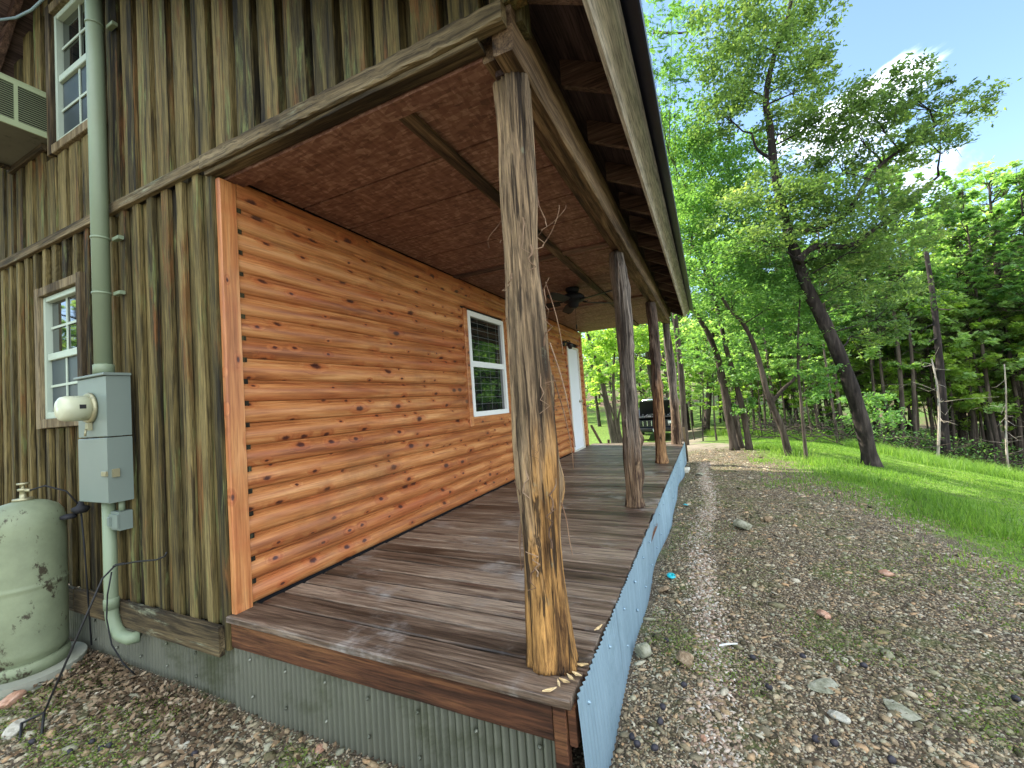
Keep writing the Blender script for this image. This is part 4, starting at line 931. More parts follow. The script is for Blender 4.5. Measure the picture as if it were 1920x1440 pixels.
def trunk_mb(mb_, P, r0, r1, seg=12, seed=0, wob=.12):
    rs = np.random.default_rng(seed); P = [np.array(p, float) for p in P]
    # resample as a smooth polyline
    Q = []; n = len(P)
    for i in range(n - 1):
        for k in range(5):
            t = k / 5; p0 = P[max(i - 1, 0)]; p1 = P[i]; p2 = P[i + 1]; p3 = P[min(i + 2, n - 1)]
            Q.append(.5 * ((2 * p1) + (-p0 + p2) * t + (2 * p0 - 5 * p1 + 4 * p2 - p3) * t * t + (-p0 + 3 * p1 - 3 * p2 + p3) * t ** 3))
    Q.append(P[-1]); m_ = len(Q); rad = [(r0 + (r1 - r0) * (i / (m_ - 1))) * (1 + wob * .5 * math.sin(i * 1.7 + seed)) for i in range(m_)]; rad[0] *= 1.35
    if m_ > 1: rad[1] *= 1.12
    mb_.tube(Q, rad, seg, rnd=rs.random()); return Q
def branches(mb_, Q, centers, seed, r=.03, seg=6):
    """limbs from the trunk line to each leaf mass"""
    rs = np.random.default_rng(seed); Q = np.array(Q)
    for c in centers:
        c = np.asarray(c, float); d = np.linalg.norm(Q - c, axis=1) + np.maximum(0, Q[:, 2] - c[2] + .3) * 3; i = int(np.argmin(d)); s = Q[i]
        mid = (s + c) / 2 + rs.normal(0, .10 * np.linalg.norm(c - s) + .02, 3); mb_.tube([s, s * .6 + mid * .4 + rs.normal(0, .02, 3), mid, mid * .4 + c * .6, c], [r, r * .8, r * .62, r * .4, r * .2], seg, rnd=.5)
        for _ in range(4):
            e = c + rs.normal(0, .22 * np.linalg.norm(c - s) + .1, 3); mb_.tube([mid, (mid + e) / 2 + rs.normal(0, .05, 3), e], [r * .4, r * .28, r * .12], 4, rnd=.5)

def pixel_tree(name, label, cat, trunks, masses, leafm, barkm, lsize, seed, limbr=.03, dens=1.0, aspect=.5, group=None, frond=False):
    """trunks: [(pixel line, depth, r0, r1)]; masses: [(px, py, rx, ry in pixels, depth, depth radius, leaves)]"""
    px, py = trunks[0][0][0]; base = at(px, py, trunks[0][1]); gz = float(terr(base[0], base[1]))
    root = empty(name, (base[0], base[1], gz), label, cat, group)
    tb = MB(); allQ = []
    for (line, dep, r0, r1) in trunks:
        P = [at(a, b_, dep) for (a, b_) in line]
        if line[0][1] > 780: P[0][2] = float(terr(P[0][0], P[0][1])) - .05
        allQ += list(trunk_mb(tb, P, r0, r1, 14, seed))
    C = []; Rr = []; per = []
    for (cx, cy, rx, ry, dep, dr, n) in masses:
        C.append(at(cx, cy, dep)); k = dep / CAMP[0]; Rr.append((rx * k, dr, ry * k)); per.append(n * dens)
    branches(tb, allQ, C, seed + 1, limbr); tb.build('trunk', barkm, root)
    if frond:
        crown_fronds(C, Rr, per, leafm, seed, root)
    else:
        pts, rb = clumps(C, Rr, per, seed + 2); link('crown', leaf_mesh('crown', pts, lsize, leafm, seed + 3, .6, aspect, rb), leafm, root)
    return root
def crown_fronds(C, Rr, per, leafm, seed, root):
    r = np.random.default_rng(seed); pts = []; dirs = []; rb = []
    for c, rad, n in zip(C, Rr, per):
        for _ in range(int(n / 34)):
            d = r.normal(size=3); d /= np.linalg.norm(d); s = c + d * r.uniform(0, 1) ** .4 * np.array(rad)
            a = r.uniform(0, 2 * np.pi); h = np.array([math.cos(a), math.sin(a), r.uniform(-.7, -.05)]); h /= np.linalg.norm(h); sd = np.cross(h, [0, 0, 1.]); sd /= np.linalg.norm(sd); ln = r.uniform(.22, .38); q = r.uniform(0, 1)
            for k in range(17):
                u = k / 17; p = s + h * ln * u + np.array([0, 0, -.12 * u * u]); l = .045 * math.sin(math.pi * min(1, u * .85 + .15)) + .012
                for sg in (-1, 1): pts.append(p + sd * sg * l); dirs.append((sd * sg + h * .45) * l * 30); rb.append(q)
    pts = np.array(pts); dirs = np.array(dirs); link('crown', leaf_mesh('crown', pts, .085, leafm, seed, 1.2, .24, np.array(rb), dirs), leafm, root)

NEAR = 'trees between the drive and the lawn'
# leaning oak, dark trunk, reaching to the top of the picture
D1 = ground_at(1635, 874)[1]
pixel_tree('leaning_oak', 'tall dark-barked tree leaning left over the lawn, biggest trunk right of the drive', 'tree',
    [([(1635, 876), (1614, 785), (1583, 690), (1548, 610), (1516, 545), (1496, 490), (1478, 435), (1462, 370), (1450, 300), (1444, 240), (1436, 185), (1450, 110), (1475, 40), (1490, -40)], D1, .128, .028),
     ([(1496, 490), (1530, 462), (1590, 462), (1640, 430), (1700, 380), (1760, 330)], D1 - .3, .06, .02), ([(1450, 300), (1420, 280), (1410, 250)], D1, .035, .012), ([(1590, 400), (1640, 320), (1720, 260), (1790, 210)], D1 - .5, .04, .012), ([(1478, 435), (1530, 430), (1590, 400)], D1 - .3, .06, .04)],
    [(1360, 60, 70, 50, D1, .9, 1400), (1450, 30, 90, 50, D1, 1.0, 1900), (1520, 60, 50, 50, D1, .8, 900), (1370, 150, 60, 45, D1, .9, 1100), (1440, 130, 75, 50, D1, 1., 1500), (1350, 215, 60, 30, D1, .8, 800), (1500, 160, 50, 40, D1, .8, 800), (1540, 130, 25, 22, D1, .5, 300),
     (1560, 210, 60, 26, D1 - .4, .8, 900), (1480, 240, 60, 30, D1, .8, 900), (1600, 240, 70, 30, D1 - .4, .9, 1000), (1690, 165, 50, 30, D1 - .5, .7, 700), (1720, 195, 40, 25, D1 - .5, .6, 450), (1640, 215, 50, 26, D1 - .4, .8, 600), (1790, 215, 60, 28, D1 - .5, .7, 850), (1740, 265, 60, 28, D1 - .5, .8, 800), (1660, 290, 60, 26, D1 - .4, .8, 600), (1570, 300, 50, 26, D1 - .4, .8, 450),
     (1470, 340, 70, 26, D1, .9, 900), (1420, 390, 90, 30, D1, 1., 1300), (1530, 380, 90, 34, D1 - .3, 1., 1400), (1620, 390, 80, 30, D1 - .3, 1., 1100), (1700, 400, 60, 30, D1 - .3, .9, 700), (1560, 450, 110, 36, D1 - .3, 1.1, 1700), (1660, 470, 80, 34, D1 - .3, .9, 1000), (1590, 520, 90, 36, D1, 1., 1200), (1680, 560, 60, 36, D1 + .3, .9, 700), (1640, 620, 50, 30, D1 + .3, .8, 450), (1420, 460, 60, 30, D1, .9, 700)],
    m_leaf_a, m_bark_dark, .070, 101, .018, 2.0)
D2 = ground_at(1480, 854)[1]
pixel_tree('leaning_tree', 'slim tree with a curved trunk left of the sapling, side branch on the right', 'tree',
    [([(1480, 856), (1465, 800), (1441, 745), (1427, 690), (1414, 648), (1394, 608), (1368, 580), (1340, 535)], D2, .066, .025), ([(1446, 755), (1470, 728), (1492, 706), (1500, 660)], D2, .04, .02)],
    [(1380, 560, 90, 50, D2, 1., 1500), (1450, 560, 70, 40, D2 + .3, 1., 900), (1500, 620, 50, 40, D2 + .4, .8, 700), (1330, 500, 70, 40, D2, 1., 1000), (1420, 630, 50, 30, D2 + .5, .8, 500)], m_leaf_b, m_bark, .08, 111, .016, 2.2)
D3 = ground_at(1378, 844)[1]
pixel_tree('twin_trunk_tree', 'pair of close brown trunks with rough bark at the edge of the gravel', 'tree',
    [([(1378, 846), (1363, 762), (1351, 690), (1330, 630), (1303, 585), (1288, 552)], D3, .088, .035), ([(1392, 846), (1372, 770), (1352, 715), (1345, 680)], D3 + .2, .060, .04)],
    [(1270, 470, 50, 60, D3, 1., 1100), (1300, 400, 60, 60, D3, 1.1, 1400), (1320, 660, 40, 40, D3 + .5, .8, 500), (1290, 300, 60, 50, D3 + .6, 1.2, 1200)], m_leaf_b, m_bark, .085, 121, .02, 2.2)
D4 = ground_at(1406, 844)[1]
pixel_tree('forked_tree', 'upright tree with fresh green sprouts low on its trunk, right of the twin trunks', 'tree',
    [([(1406, 846), (1395, 780), (1384, 735), (1372, 690), (1362, 655), (1350, 600), (1340, 560), (1318, 500), (1300, 460)], D4, .068, .025), ([(1344, 575), (1336, 500), (1332, 440), (1350, 360)], D4, .04, .015)],
    [(1330, 340, 70, 60, D4, 1.1, 1500), (1280, 250, 60, 50, D4, 1.2, 1200), (1370, 420, 60, 50, D4, 1., 1200), (1380, 700, 40, 30, D4, .6, 500), (1390, 760, 22, 22, D4, .4, 200), (1400, 300, 50, 40, D4, .8, 600)], m_leaf_b, m_bark, .085, 131, .016, 2.2)
D5 = ground_at(1512, 861)[1]
pixel_tree('sapling', 'thin upright sapling between the curved trunk and the big leaning trunk', 'tree',
    [([(1512, 862), (1508, 820), (1503, 765), (1497, 700), (1496, 640), (1500, 560)], D5, .034, .012)], [(1500, 640, 40, 40, D5, .5, 350), (1520, 700, 45, 30, D5, .5, 300), (1490, 560, 45, 45, D5, .6, 500), (1550, 740, 40, 18, D5, .5, 200), (1630, 770, 50, 40, D5 + .8, .6, 500)], m_leaf_b, m_bark, .075, 141, .008, 2.0)
# feathery boughs close by the eave
D6 = 7.6
pixel_tree('feathery_mimosa', 'feathery fine-leaved boughs hanging beside the top of the eave', 'tree',
    [([(1283, 815), (1277, 700), (1262, 560), (1250, 400), (1235, 250), (1232, 180)], 12.2, .09, .03), ([(1250, 400), (1300, 300), (1330, 220)], 11.5, .035, .012), ([(1225, 60), (1290, 60), (1330, 30)], 9.5, .03, .01), ([(1240, 430), (1310, 390), (1370, 350)], 10, .03, .01)],
    [(1200, 40, 40, 50, D6, .6, 900), (1260, 20, 60, 30, D6, .7, 1000), (1215, 110, 35, 30, D6, .5, 500), (1265, 125, 45, 34, D6, .5, 1000), (1320, 20, 40, 26, D6 + .5, .5, 500), (1260, 270, 50, 40, D6 + 2, .9, 1300), (1330, 300, 60, 40, D6 + 2, .9, 1300), (1290, 370, 60, 50, D6 + 2, .9, 1500), (1400, 345, 40, 30, D6 + 1.5, .6, 700), (1440, 500, 60, 30, D6 + 1, .6, 900), (1380, 520, 50, 30, D6 + 1, .6, 900), (1290, 620, 40, 30, D6 + 3, .6, 500), (1330, 460, 60, 40, D6 + 2, .9, 1200)], m_leaf_b, m_bark, .09, 151, .012, .9, frond=True)

# ---- forest stock: a few different trees, copied as individuals
def stock_tree(name, h, r0, crown, n, leafm, barkm, lsize, seed, low=.3, lean=.05):
    rs = np.random.default_rng(seed); root = bpy.data.objects.new(name, None); COL.objects.link(root)
    tb = MB(); lx, ly = rs.normal(0, lean, 2); P = [(lx * t * h + .12 * math.sin(t * 5 + seed), ly * t * h + .1 * math.cos(t * 4 + seed), -.15 + t * h) for t in np.linspace(0, .97, 9)]; Q = trunk_mb(tb, P, r0, r0 * .2, 9, seed)
    k = 40 if h > 6 else 26; C = []; Rr = []
    for i in range(k):
        t = low + (1 - low) * rs.uniform(0, 1) ** .85; w = crown * (math.sin(math.pi * min(1, (t - low) / (1 - low) * .80 + .18)) ** .8); a = rs.uniform(0, 2 * np.pi); q = w * rs.uniform(.25, 1)
        C.append((lx * t * h + q * math.cos(a), ly * t * h + q * math.sin(a), t * h)); rr = rs.uniform(.6, 1.15) * crown * .36; Rr.append((rr, rr, rr * rs.uniform(.35, .6)))
    branches(tb, Q, C, seed, r0 * .22, 5); o = tb.build('trunk', barkm); o.parent = root
    pts, rb = clumps(C, Rr, [n / k] * k, seed); o = link('crown', leaf_mesh('crown', pts, lsize, leafm, seed, .7, .6, rb), leafm); o.parent = root
    return root
def snag(name, h, r0, seed, barkm, nb=16):
    rs = np.random.default_rng(seed); root = bpy.data.objects.new(name, None); COL.objects.link(root)
    tb = MB(); P = [(.15 * math.sin(t * 3 + seed), .1 * t, -.15 + t * h) for t in np.linspace(0, 1, 7)]; Q = trunk_mb(tb, P, r0, r0 * .45, 9, seed)
    for i in range(nb):
        s = np.array(Q[rs.integers(6, len(Q))]); a = rs.uniform(0, 6.28); l = rs.uniform(.3, 1.3); e = s + np.array([math.cos(a) * l, math.sin(a) * l, rs.uniform(-.3, .35)]); tb.tube([s, (s + e) / 2 + rs.normal(0, .06, 3), e], [r0 * .22, r0 * .15, r0 * .05], 5, rnd=.5)
    o = tb.build('trunk', barkm); o.parent = root; return root
def copy_tree(src, loc, rz, sc, label=None, group=None, cat=None):
    r = src.copy(); COL.objects.link(r); r.location = loc; r.rotation_euler = (0, 0, rz); r.scale = (sc, sc, sc)
    for k in ('label', 'group', 'category'):
        if k in r: del r[k]
    tag(r, label, cat, group)
    for ch in src.children:
        c = ch.copy(); COL.objects.link(c); c.parent = r
    return r
STOCK = [stock_tree('woodland_tree', 12, .15, 3.0, 9000, m_leaf_d, m_bark, .16, 201, .16), stock_tree('woodland_tree', 13, .17, 3.3, 9600, m_leaf_c, m_bark, .155, 202, .15), stock_tree('woodland_tree', 11.5, .14, 3.0, 9000, m_leaf_d, m_bark, .155, 203, .18),
         stock_tree('woodland_tree', 14, .18, 3.4, 9600, m_leaf_b, m_bark_dark, .155, 204, .2)]
BUSH = [stock_tree('understory_tree', 5.6, .05, 1.8, 4600, m_leaf_d, m_bark, .12, 211, .34), stock_tree('understory_tree', 4.8, .04, 1.7, 4400, m_leaf_c, m_bark, .12, 212, .32)]
THIN = stock_tree('thin_tree', 9, .07, 1.3, 2200, m_leaf_b, m_bark, .17, 221, .55)
used = set()
def put(src, px, depth, rz, sc, label, group, cat='tree'):
    """stand a tree on the ground in the direction of a pixel column"""
    P = at(px, 760, depth); x, y = P[0], P[1]; loc = (x, y, float(terr(x, y)) - .05)
    if src.name not in used:
        used.add(src.name); src.location = loc; src.rotation_euler = (0, 0, rz); src.scale = (sc,) * 3; tag(src, label, cat, group); return src
    return copy_tree(src, loc, rz, sc, label, group, cat)
rt = np.random.default_rng(55)
LB = 'leafy green tree in the woods beyond the lawn'; GB = 'woodland trees beyond the lawn'
# second row, on the right
for (px, dep, k, sc) in [(1925, 15.0, 2, .95), (1800, 17.5, 1, .92), (1700, 20, 0, .92), (1990, 17, 0, 1.0), (2080, 15, 1, 1.0), (1860, 20, 3, .95), (1620, 22, 2, .86), (1550, 24, 1, .85), (1480, 25, 0, .92), (1420, 24, 2, 1.0), (1370, 22, 1, 1.05), (1320, 21, 0, 1.15), (1280, 24, 3, 1.2), (1240, 27, 1, 1.2)]:
    put(STOCK[k], px, dep, rt.uniform(0, 6.28), sc * rt.uniform(.96, 1.04), LB, GB)
for i in range(20):
    px = rt.uniform(1290, 2100); dep = rt.uniform(26, 46); put(STOCK[int(rt.integers(0, 4))], px, dep, rt.uniform(0, 6.28), rt.uniform(.85, 1.15) * (1 + (dep - 26) / 70), LB, GB)
# left, seen under the porch roof
for i in range(16):
    put(STOCK[i % 3], 880 + i * 27, rt.uniform(52, 66), rt.uniform(0, 6.28), rt.uniform(.9, 1.2), 'distant sunlit tree closing the far side of the lawn under the porch roof', 'far trees behind the lawn')
for (px, dep, k, sc) in [(1120, 31, 1, .8), (1175, 34, 1, .9), (1215, 38, 0, 1.0), (1080, 36, 0, 1.0), (1040, 42, 1, 1.1), (1150, 46, 2, 1.1), (1250, 44, 2, 1.1), (1000, 50, 1, 1.2), (940, 44, 0, 1.1)]:
    put(STOCK[k], px, dep, rt.uniform(0, 6.28), sc, 'sunlit yellow-green tree seen under the porch roof', 'trees beyond the far end of the porch')
LU = 'low bushy young tree at the edge of the woods'
for i in range(34):
    px = rt.uniform(1300, 2050); dep = rt.uniform(15.5, 24) + max(0, (1600 - px) / 60); put(BUSH[i % 2], px, dep, rt.uniform(0, 6.28), rt.uniform(.8, 1.3), LU, 'understory at the edge of the woods')
for i in range(20):
    px = 1590 + i * 22 + rt.uniform(-8, 8); put(BUSH[i % 2], px, rt.uniform(13.8, 17.5) + max(0, (1700 - px) / 40), rt.uniform(0, 6.28), rt.uniform(1.15, 1.55), LU, 'understory at the edge of the woods')
for i in range(16):
    px = 1300 + i * 21 + rt.uniform(-8, 8); put(BUSH[i % 2], px, rt.uniform(15, 21), rt.uniform(0, 6.28), rt.uniform(.55, .85), LU, 'understory at the edge of the woods')
for i in range(26):
    put(BUSH[i % 2], 1290 + i * 26, rt.uniform(26, 36), rt.uniform(0, 6.28), rt.uniform(1.3, 1.8), LU, 'understory at the edge of the woods')
for i in range(46):
    px = rt.uniform(1400, 2000); dep = rt.uniform(13.5, 22) + max(0, (1600 - px) / 60); put(THIN, px, dep, rt.uniform(0, 6.28), rt.uniform(.7, 1.2), 'thin bare-stemmed tree with a small high crown in the shady woods', 'thin trees in the woods')
for i, (px, dep, rz) in enumerate([(1100, 26, 1), (1210, 30, 2), (1180, 24, .5)]): put(BUSH[i % 2], px, dep, rz, .9, 'bushy young tree on the lawn beyond the porch end', 'bushes beyond the porch end')
sg = snag('dead_tree', 3.3, .042, 301, m_bark_pale); put(sg, 1751, 12.6, 0, 1, 'pale dead trunk with bare side twigs at the edge of the woods', None)
sg = snag('dead_tree', 2.8, .04, 302, m_bark_pale, 8); put(sg, 1646, 15.5, 1, 1, 'short pale dead trunk behind the big leaning tree', None)
sg = snag('dead_tree', 3.4, .03, 303, m_bark_pale, 14); put(sg, 1888, 12.0, 2, 1, 'thin pale dead trunk near the right border', None)
sg = snag('dark_trunk', 7, .13, 304, m_bark_dark, 5); put(sg, 1768, 13.4, 2, 1, 'dark bare trunk right behind the pale dead one', None)

# multi-stemmed tree past the end of the porch
pixel_tree('multi_stem_tree', 'spreading tree with several thin stems just past the far end of the porch', 'tree',
    [([(1152, 812), (1140, 770), (1130, 720), (1112, 660), (1100, 620)], 17, .15, .04), ([(1156, 812), (1152, 760), (1150, 700), (1155, 630)], 17, .10, .03), ([(1162, 812), (1150, 775), (1128, 740), (1106, 735)], 17, .07, .02), ([(1166, 812), (1160, 780), (1185, 700), (1200, 650)], 17, .06, .02)],
    [(1115, 660, 34, 30, 17, 1.2, 900), (1150, 620, 40, 30, 17, 1.4, 1200), (1190, 660, 34, 28, 17, 1.2, 700), (1110, 720, 26, 22, 17, .8, 400), (1170, 700, 26, 20, 17, .8, 300), (1205, 610, 40, 34, 17.5, 1.4, 1000)], m_leaf_c, m_bark, .16, 161, .03, 1.3)
# woods behind the photographer, mirrored in the panes, and left of the cabin
for (x, y, k, sc) in [(-7, -15, 1, 1.0), (-1, -17, 0, 1.0), (-13, -12, 2, 1.0), (5, -19, 1, 1.0), (-10.5, -4.6, 2, .85), (-14, -7, 1, .9), (-13.5, -3.8, 0, .8), (-18, -7.5, 2, 1.0)]:
    copy_tree(STOCK[k], (x, y, float(terr(x, y))), rt.uniform(0, 6), sc, 'leafy tree standing behind the viewpoint, mirrored in the window panes', 'trees mirrored in the window panes', 'tree')

# ================================================================== ground cover
ICO_V = np.array([(0, 0, 1), (.894, 0, .447), (.276, .851, .447), (-.724, .526, .447), (-.724, -.526, .447), (.276, -.851, .447), (.724, .526, -.447), (-.276, .851, -.447), (-.894, 0, -.447), (-.276, -.851, -.447), (.724, -.526, -.447), (0, 0, -1)])
ICO_F = np.array([(0, 1, 2), (0, 2, 3), (0, 3, 4), (0, 4, 5), (0, 5, 1), (1, 6, 2), (2, 7, 3), (3, 8, 4), (4, 9, 5), (5, 10, 1), (1, 10, 6), (2, 6, 7), (3, 7, 8), (4, 8, 9), (5, 9, 10), (6, 11, 7), (7, 11, 8), (8, 11, 9), (9, 11, 10), (10, 11, 6)])
def stones(name, X, Y, S_, mat, seed, flat=.40, sink=.30):
    r = np.random.default_rng(seed); n = len(X); B = ICO_V[None] * (1 + r.uniform(-.28, .28, (n, 12, 1))); sc = np.stack([S_ * r.uniform(.8, 1.9, n), S_ * r.uniform(.6, 1.1, n), S_ * flat * r.uniform(.5, 1.2, n)], 1); B = B * sc[:, None, :]
    a = r.uniform(0, 2 * np.pi, n); t = r.normal(0, .35, n); ct, st = np.cos(t)[:, None], np.sin(t)[:, None]; y_ = B[:, :, 1] * ct - B[:, :, 2] * st; z_ = B[:, :, 1] * st + B[:, :, 2] * ct
    ca, sa = np.cos(a)[:, None], np.sin(a)[:, None]; x2 = B[:, :, 0] * ca - y_ * sa; y2 = B[:, :, 0] * sa + y_ * ca
    Z = terr(X, Y); V = np.stack([X[:, None] + x2, Y[:, None] + y2, Z[:, None] + z_ + (sc[:, 2] * (1 - 2 * sink))[:, None]], -1).reshape(-1, 3)
    F = (np.arange(n)[:, None, None] * 12 + ICO_F[None]).reshape(-1, 3); return rawmesh(name, V, F, np.repeat(r.uniform(0, 1, n), 20))
def edge(y): return np.maximum(5.2 - .23 * y, 3.05)
r = np.random.default_rng(77)
def scatter(n, x0, x1, y0, y1, power=1.5):
    """more points close to the camera"""
    out = [];
    while sum(len(o) for o in out) < n:
        X = r.uniform(x0, x1, n * 3); Y = r.uniform(y0, y1, n * 3); d = np.hypot(X - EYE[0], Y - EYE[1]) + .2; keep = r.uniform(0, 1, n * 3) < np.minimum(1, (1.6 / d) ** power); out.append(np.stack([X, Y], 1)[keep])
    return np.concatenate(out)[:n]
P = scatter(90000, 1.93, 5.2, -.6, 9.5); X, Y = P.T; k = X < edge(Y) + .5 * vnoise(X * 2, Y * 2, 5) * 2; X, Y = X[k], Y[k]
Sz = .0045 + .006 * r.uniform(0, 1, len(X)) ** 2 + (r.uniform(0, 1, len(X)) < .06) * r.uniform(.004, .014, len(X)) + (r.uniform(0, 1, len(X)) < .006) * r.uniform(.01, .022, len(X))
Sz *= (.74 + .055 * np.hypot(X - EYE[0], Y - EYE[1]))
tag(link('drive_gravel', stones('drive_gravel', X, Y, Sz, m_stone, 1), m_stone), 'mixed tan, grey and pinkish gravel of the drive beside the deck', 'gravel', kind='stuff')
P = scatter(26000, -2.6, 1.9, -1.3, -.0, 1.0); X, Y = P.T; Sz = .0045 + .007 * r.uniform(0, 1, len(X)) ** 2 + (r.uniform(0, 1, len(X)) < .10) * r.uniform(.005, .020, len(X))
tag(link('wall_gravel', stones('wall_gravel', X, Y, Sz, m_stone, 2), m_stone), 'damp gravel and small stones below the end wall', 'gravel', kind='stuff')
X = 2.30 + r.normal(0, .055, 9000); Y = r.uniform(.2, 7.5, 9000) ** 1.0; X = X - .04 + .05 * np.sin(Y * 1.7); Sz = .005 + .007 * r.uniform(0, 1, 9000) ** 2
tag(link('drip_line_gravel', stones('drip_line_gravel', X, Y, Sz, m_drip, 9), m_drip), 'paler washed pinkish gravel in a line below the eave', 'gravel', kind='stuff')
# dead leaves
def litter(P, size, seed):
    rs = np.random.default_rng(seed); n = len(P); Z = terr(P[:, 0], P[:, 1]) + rs.uniform(.006, .035, n); C = np.column_stack([P, Z]); return leaf_mesh('litter', C, size, m_litter, seed, .8, .5)
P = np.column_stack([r.uniform(-2.2, .2, 3000), -np.abs(r.normal(0, .17, 3000)) - .02]); P = P[(P[:, 0] < -.1 + .9 * (-P[:, 1]) ** .5 * 0 + r.uniform(-.4, .5, len(P)))]
P2 = scatter(2500, -2.4, 1.8, -1.3, 0, 1.); tag(link('leaf_litter', litter(np.concatenate([P, P2[:1300]]), .034, 5), m_litter), 'brown dead leaves gathered along the skirting of the end wall', 'dead leaves', kind='stuff')
P = scatter(9000, 1.95, 4.8, -.6, 8.5); tag(link('drive_litter', litter(P, .018, 6), m_litter), 'small brown leaf scraps and bark crumbs among the drive gravel', 'leaf scraps', kind='stuff')
# twigs
tw = MB()
for i in range(420):
    if i < 260: x, y = scatter(1, 1.95, 4.6, -.5, 5.5)[0]
    else: x, y = r.uniform(-1.9, 1.6), r.uniform(-1.1, -.05)
    a = r.uniform(0, 6.28); l = r.uniform(.02, .09); z_ = float(terr(x, y)) + .012; tw.tube([(x, y, z_), (x + math.cos(a) * l * .5, y + math.sin(a) * l * .5, z_ + r.uniform(.0, .012)), (x + math.cos(a + .3) * l, y + math.sin(a + .3) * l, z_)], .0012, 4)
tag(tw.build('twigs', m_bark_pale), 'short dry twigs scattered over the gravel', 'twigs', kind='stuff')

def blades(X, Y, H, W_, seed, lean=.5):
    rs = np.random.default_rng(seed); n = len(X); Z = terr(X, Y) - .01; a = rs.uniform(0, 2 * np.pi, n); dx, dy = np.cos(a), np.sin(a); l = H * rs.uniform(.1, lean, n); b = rs.uniform(0, 2 * np.pi, n); wx, wy = np.cos(b) * W_ / 2, np.sin(b) * W_ / 2
    V = np.stack([np.stack([X - wx, Y - wy, Z], 1), np.stack([X + wx, Y + wy, Z], 1), np.stack([X + wx * .7 + dx * l * .4, Y + wy * .7 + dy * l * .4, Z + H * .6], 1), np.stack([X - wx * .7 + dx * l * .4, Y - wy * .7 + dy * l * .4, Z + H * .6], 1), np.stack([X + dx * l, Y + dy * l, Z + H], 1)], 1).reshape(-1, 3)
    i = np.arange(n) * 5; F = np.concatenate([np.stack([i, i + 1, i + 2, i + 3], 1), np.stack([i + 3, i + 2, i + 4, i + 4], 1)]);
    tri = np.concatenate([np.stack([i, i + 1, i + 2], 1), np.stack([i, i + 2, i + 3], 1), np.stack([i + 3, i + 2, i + 4], 1)]); rn = rs.uniform(0, 1, n); return rawmesh('grass', V, tri, np.concatenate([rn, rn, rn]))
# short turf on the slope
P = scatter(150000, 3.0, 9.5, 1.2, 16, 1.1); X, Y = P.T; m_ = X - edge(Y) + .75 * vnoise(X * .9, Y * .9, 8) * 2 + .35 * vnoise(X * 3.5, Y * 3.5, 9) * 2; k = m_ > r.uniform(-.75, .75, len(X)) ** 1.0 * (r.uniform(0, 1, len(X)) < 1); X, Y = X[k], Y[k]; k = vnoise(X * 2.2, Y * 2.2, 44) + .5 * vnoise(X * 6, Y * 6, 45) < r.uniform(.02, .55, len(X)); X, Y = X[k], Y[k]
H = .02 + .045 * np.clip(vnoise(X * 1.3, Y * 1.3, 12) + .5, 0, 1) * r.uniform(.5, 1.2, len(X)); tag(link('turf', blades(X, Y, H, .006 + .0006 * Y, 21), m_grass), 'short bright green grass on the slope beside the drive', 'grass', kind='stuff')
# long tufts round the trunks and along the edge of the woods
X = []; Y = []; H = []
for i in range(195):
    if i < 45:
        y = r.uniform(4.0, 10.5); x = float(edge(y)) + .35 + abs(r.normal(0, .5))
    else:
        px = r.uniform(1330, 1930); dep = 9.5 + r.uniform(0, 2.2) + max(0, (1720 - px) / 42); p = at(px, 800, dep); x, y = p[0], p[1]
    c = int(r.uniform(60, 130)); X.append(x + r.normal(0, .16, c)); Y.append(y + r.normal(0, .16, c)); H.append(r.uniform(.08, .19) * r.uniform(.5, 1.1, c) * (1 if i < 45 else 1.9))
tag(link('tall_grass', blades(np.concatenate(X), np.concatenate(Y), np.concatenate(H), .009, 22, .7), m_grass), 'longer grass tufts round the trunks and before the woods', 'grass', kind='stuff')
P = scatter(70000, 4.5, 16, 6, 30, .8); X, Y = P.T; k = (X - .28 * Y < 5.6) & (X + .1 * Y > 4.2); X, Y = X[k], Y[k]; tag(link('lawn_grass', blades(X, Y, r.uniform(.012, .04, len(X)), .012, 23), m_grass), 'mown lawn grass between the drive and the woods', 'grass', kind='stuff')
# small sprigs and moss tufts in the gravel
P = scatter(60000, 1.95, 4.9, -.5, 7., 1.3); X, Y = P.T; k = vnoise(X * 2.1, Y * 2.1, 15) + .4 * vnoise(X * 7, Y * 7, 16) + .09 * (X - 3) > .10; X, Y = X[k], Y[k]; A = (X, Y)
P = scatter(52000, -2.2, 1.8, -1.3, -.06, 1.); X2, Y2 = P.T; k = vnoise(X2 * 2.4 + 4, Y2 * 2.4, 17) + .4 * vnoise(X2 * 8, Y2 * 8, 18) > -.06; X = np.concatenate([X, X2[k]]); Y = np.concatenate([Y, Y2[k]])
C = np.column_stack([X, Y, terr(X, Y) + r.uniform(.004, .022, len(X))]); tag(link('moss_and_weeds', leaf_mesh('moss', C, .011, m_moss, 31, .5, .55), m_moss), 'small green moss and weed sprigs among the stones', 'moss', kind='stuff')
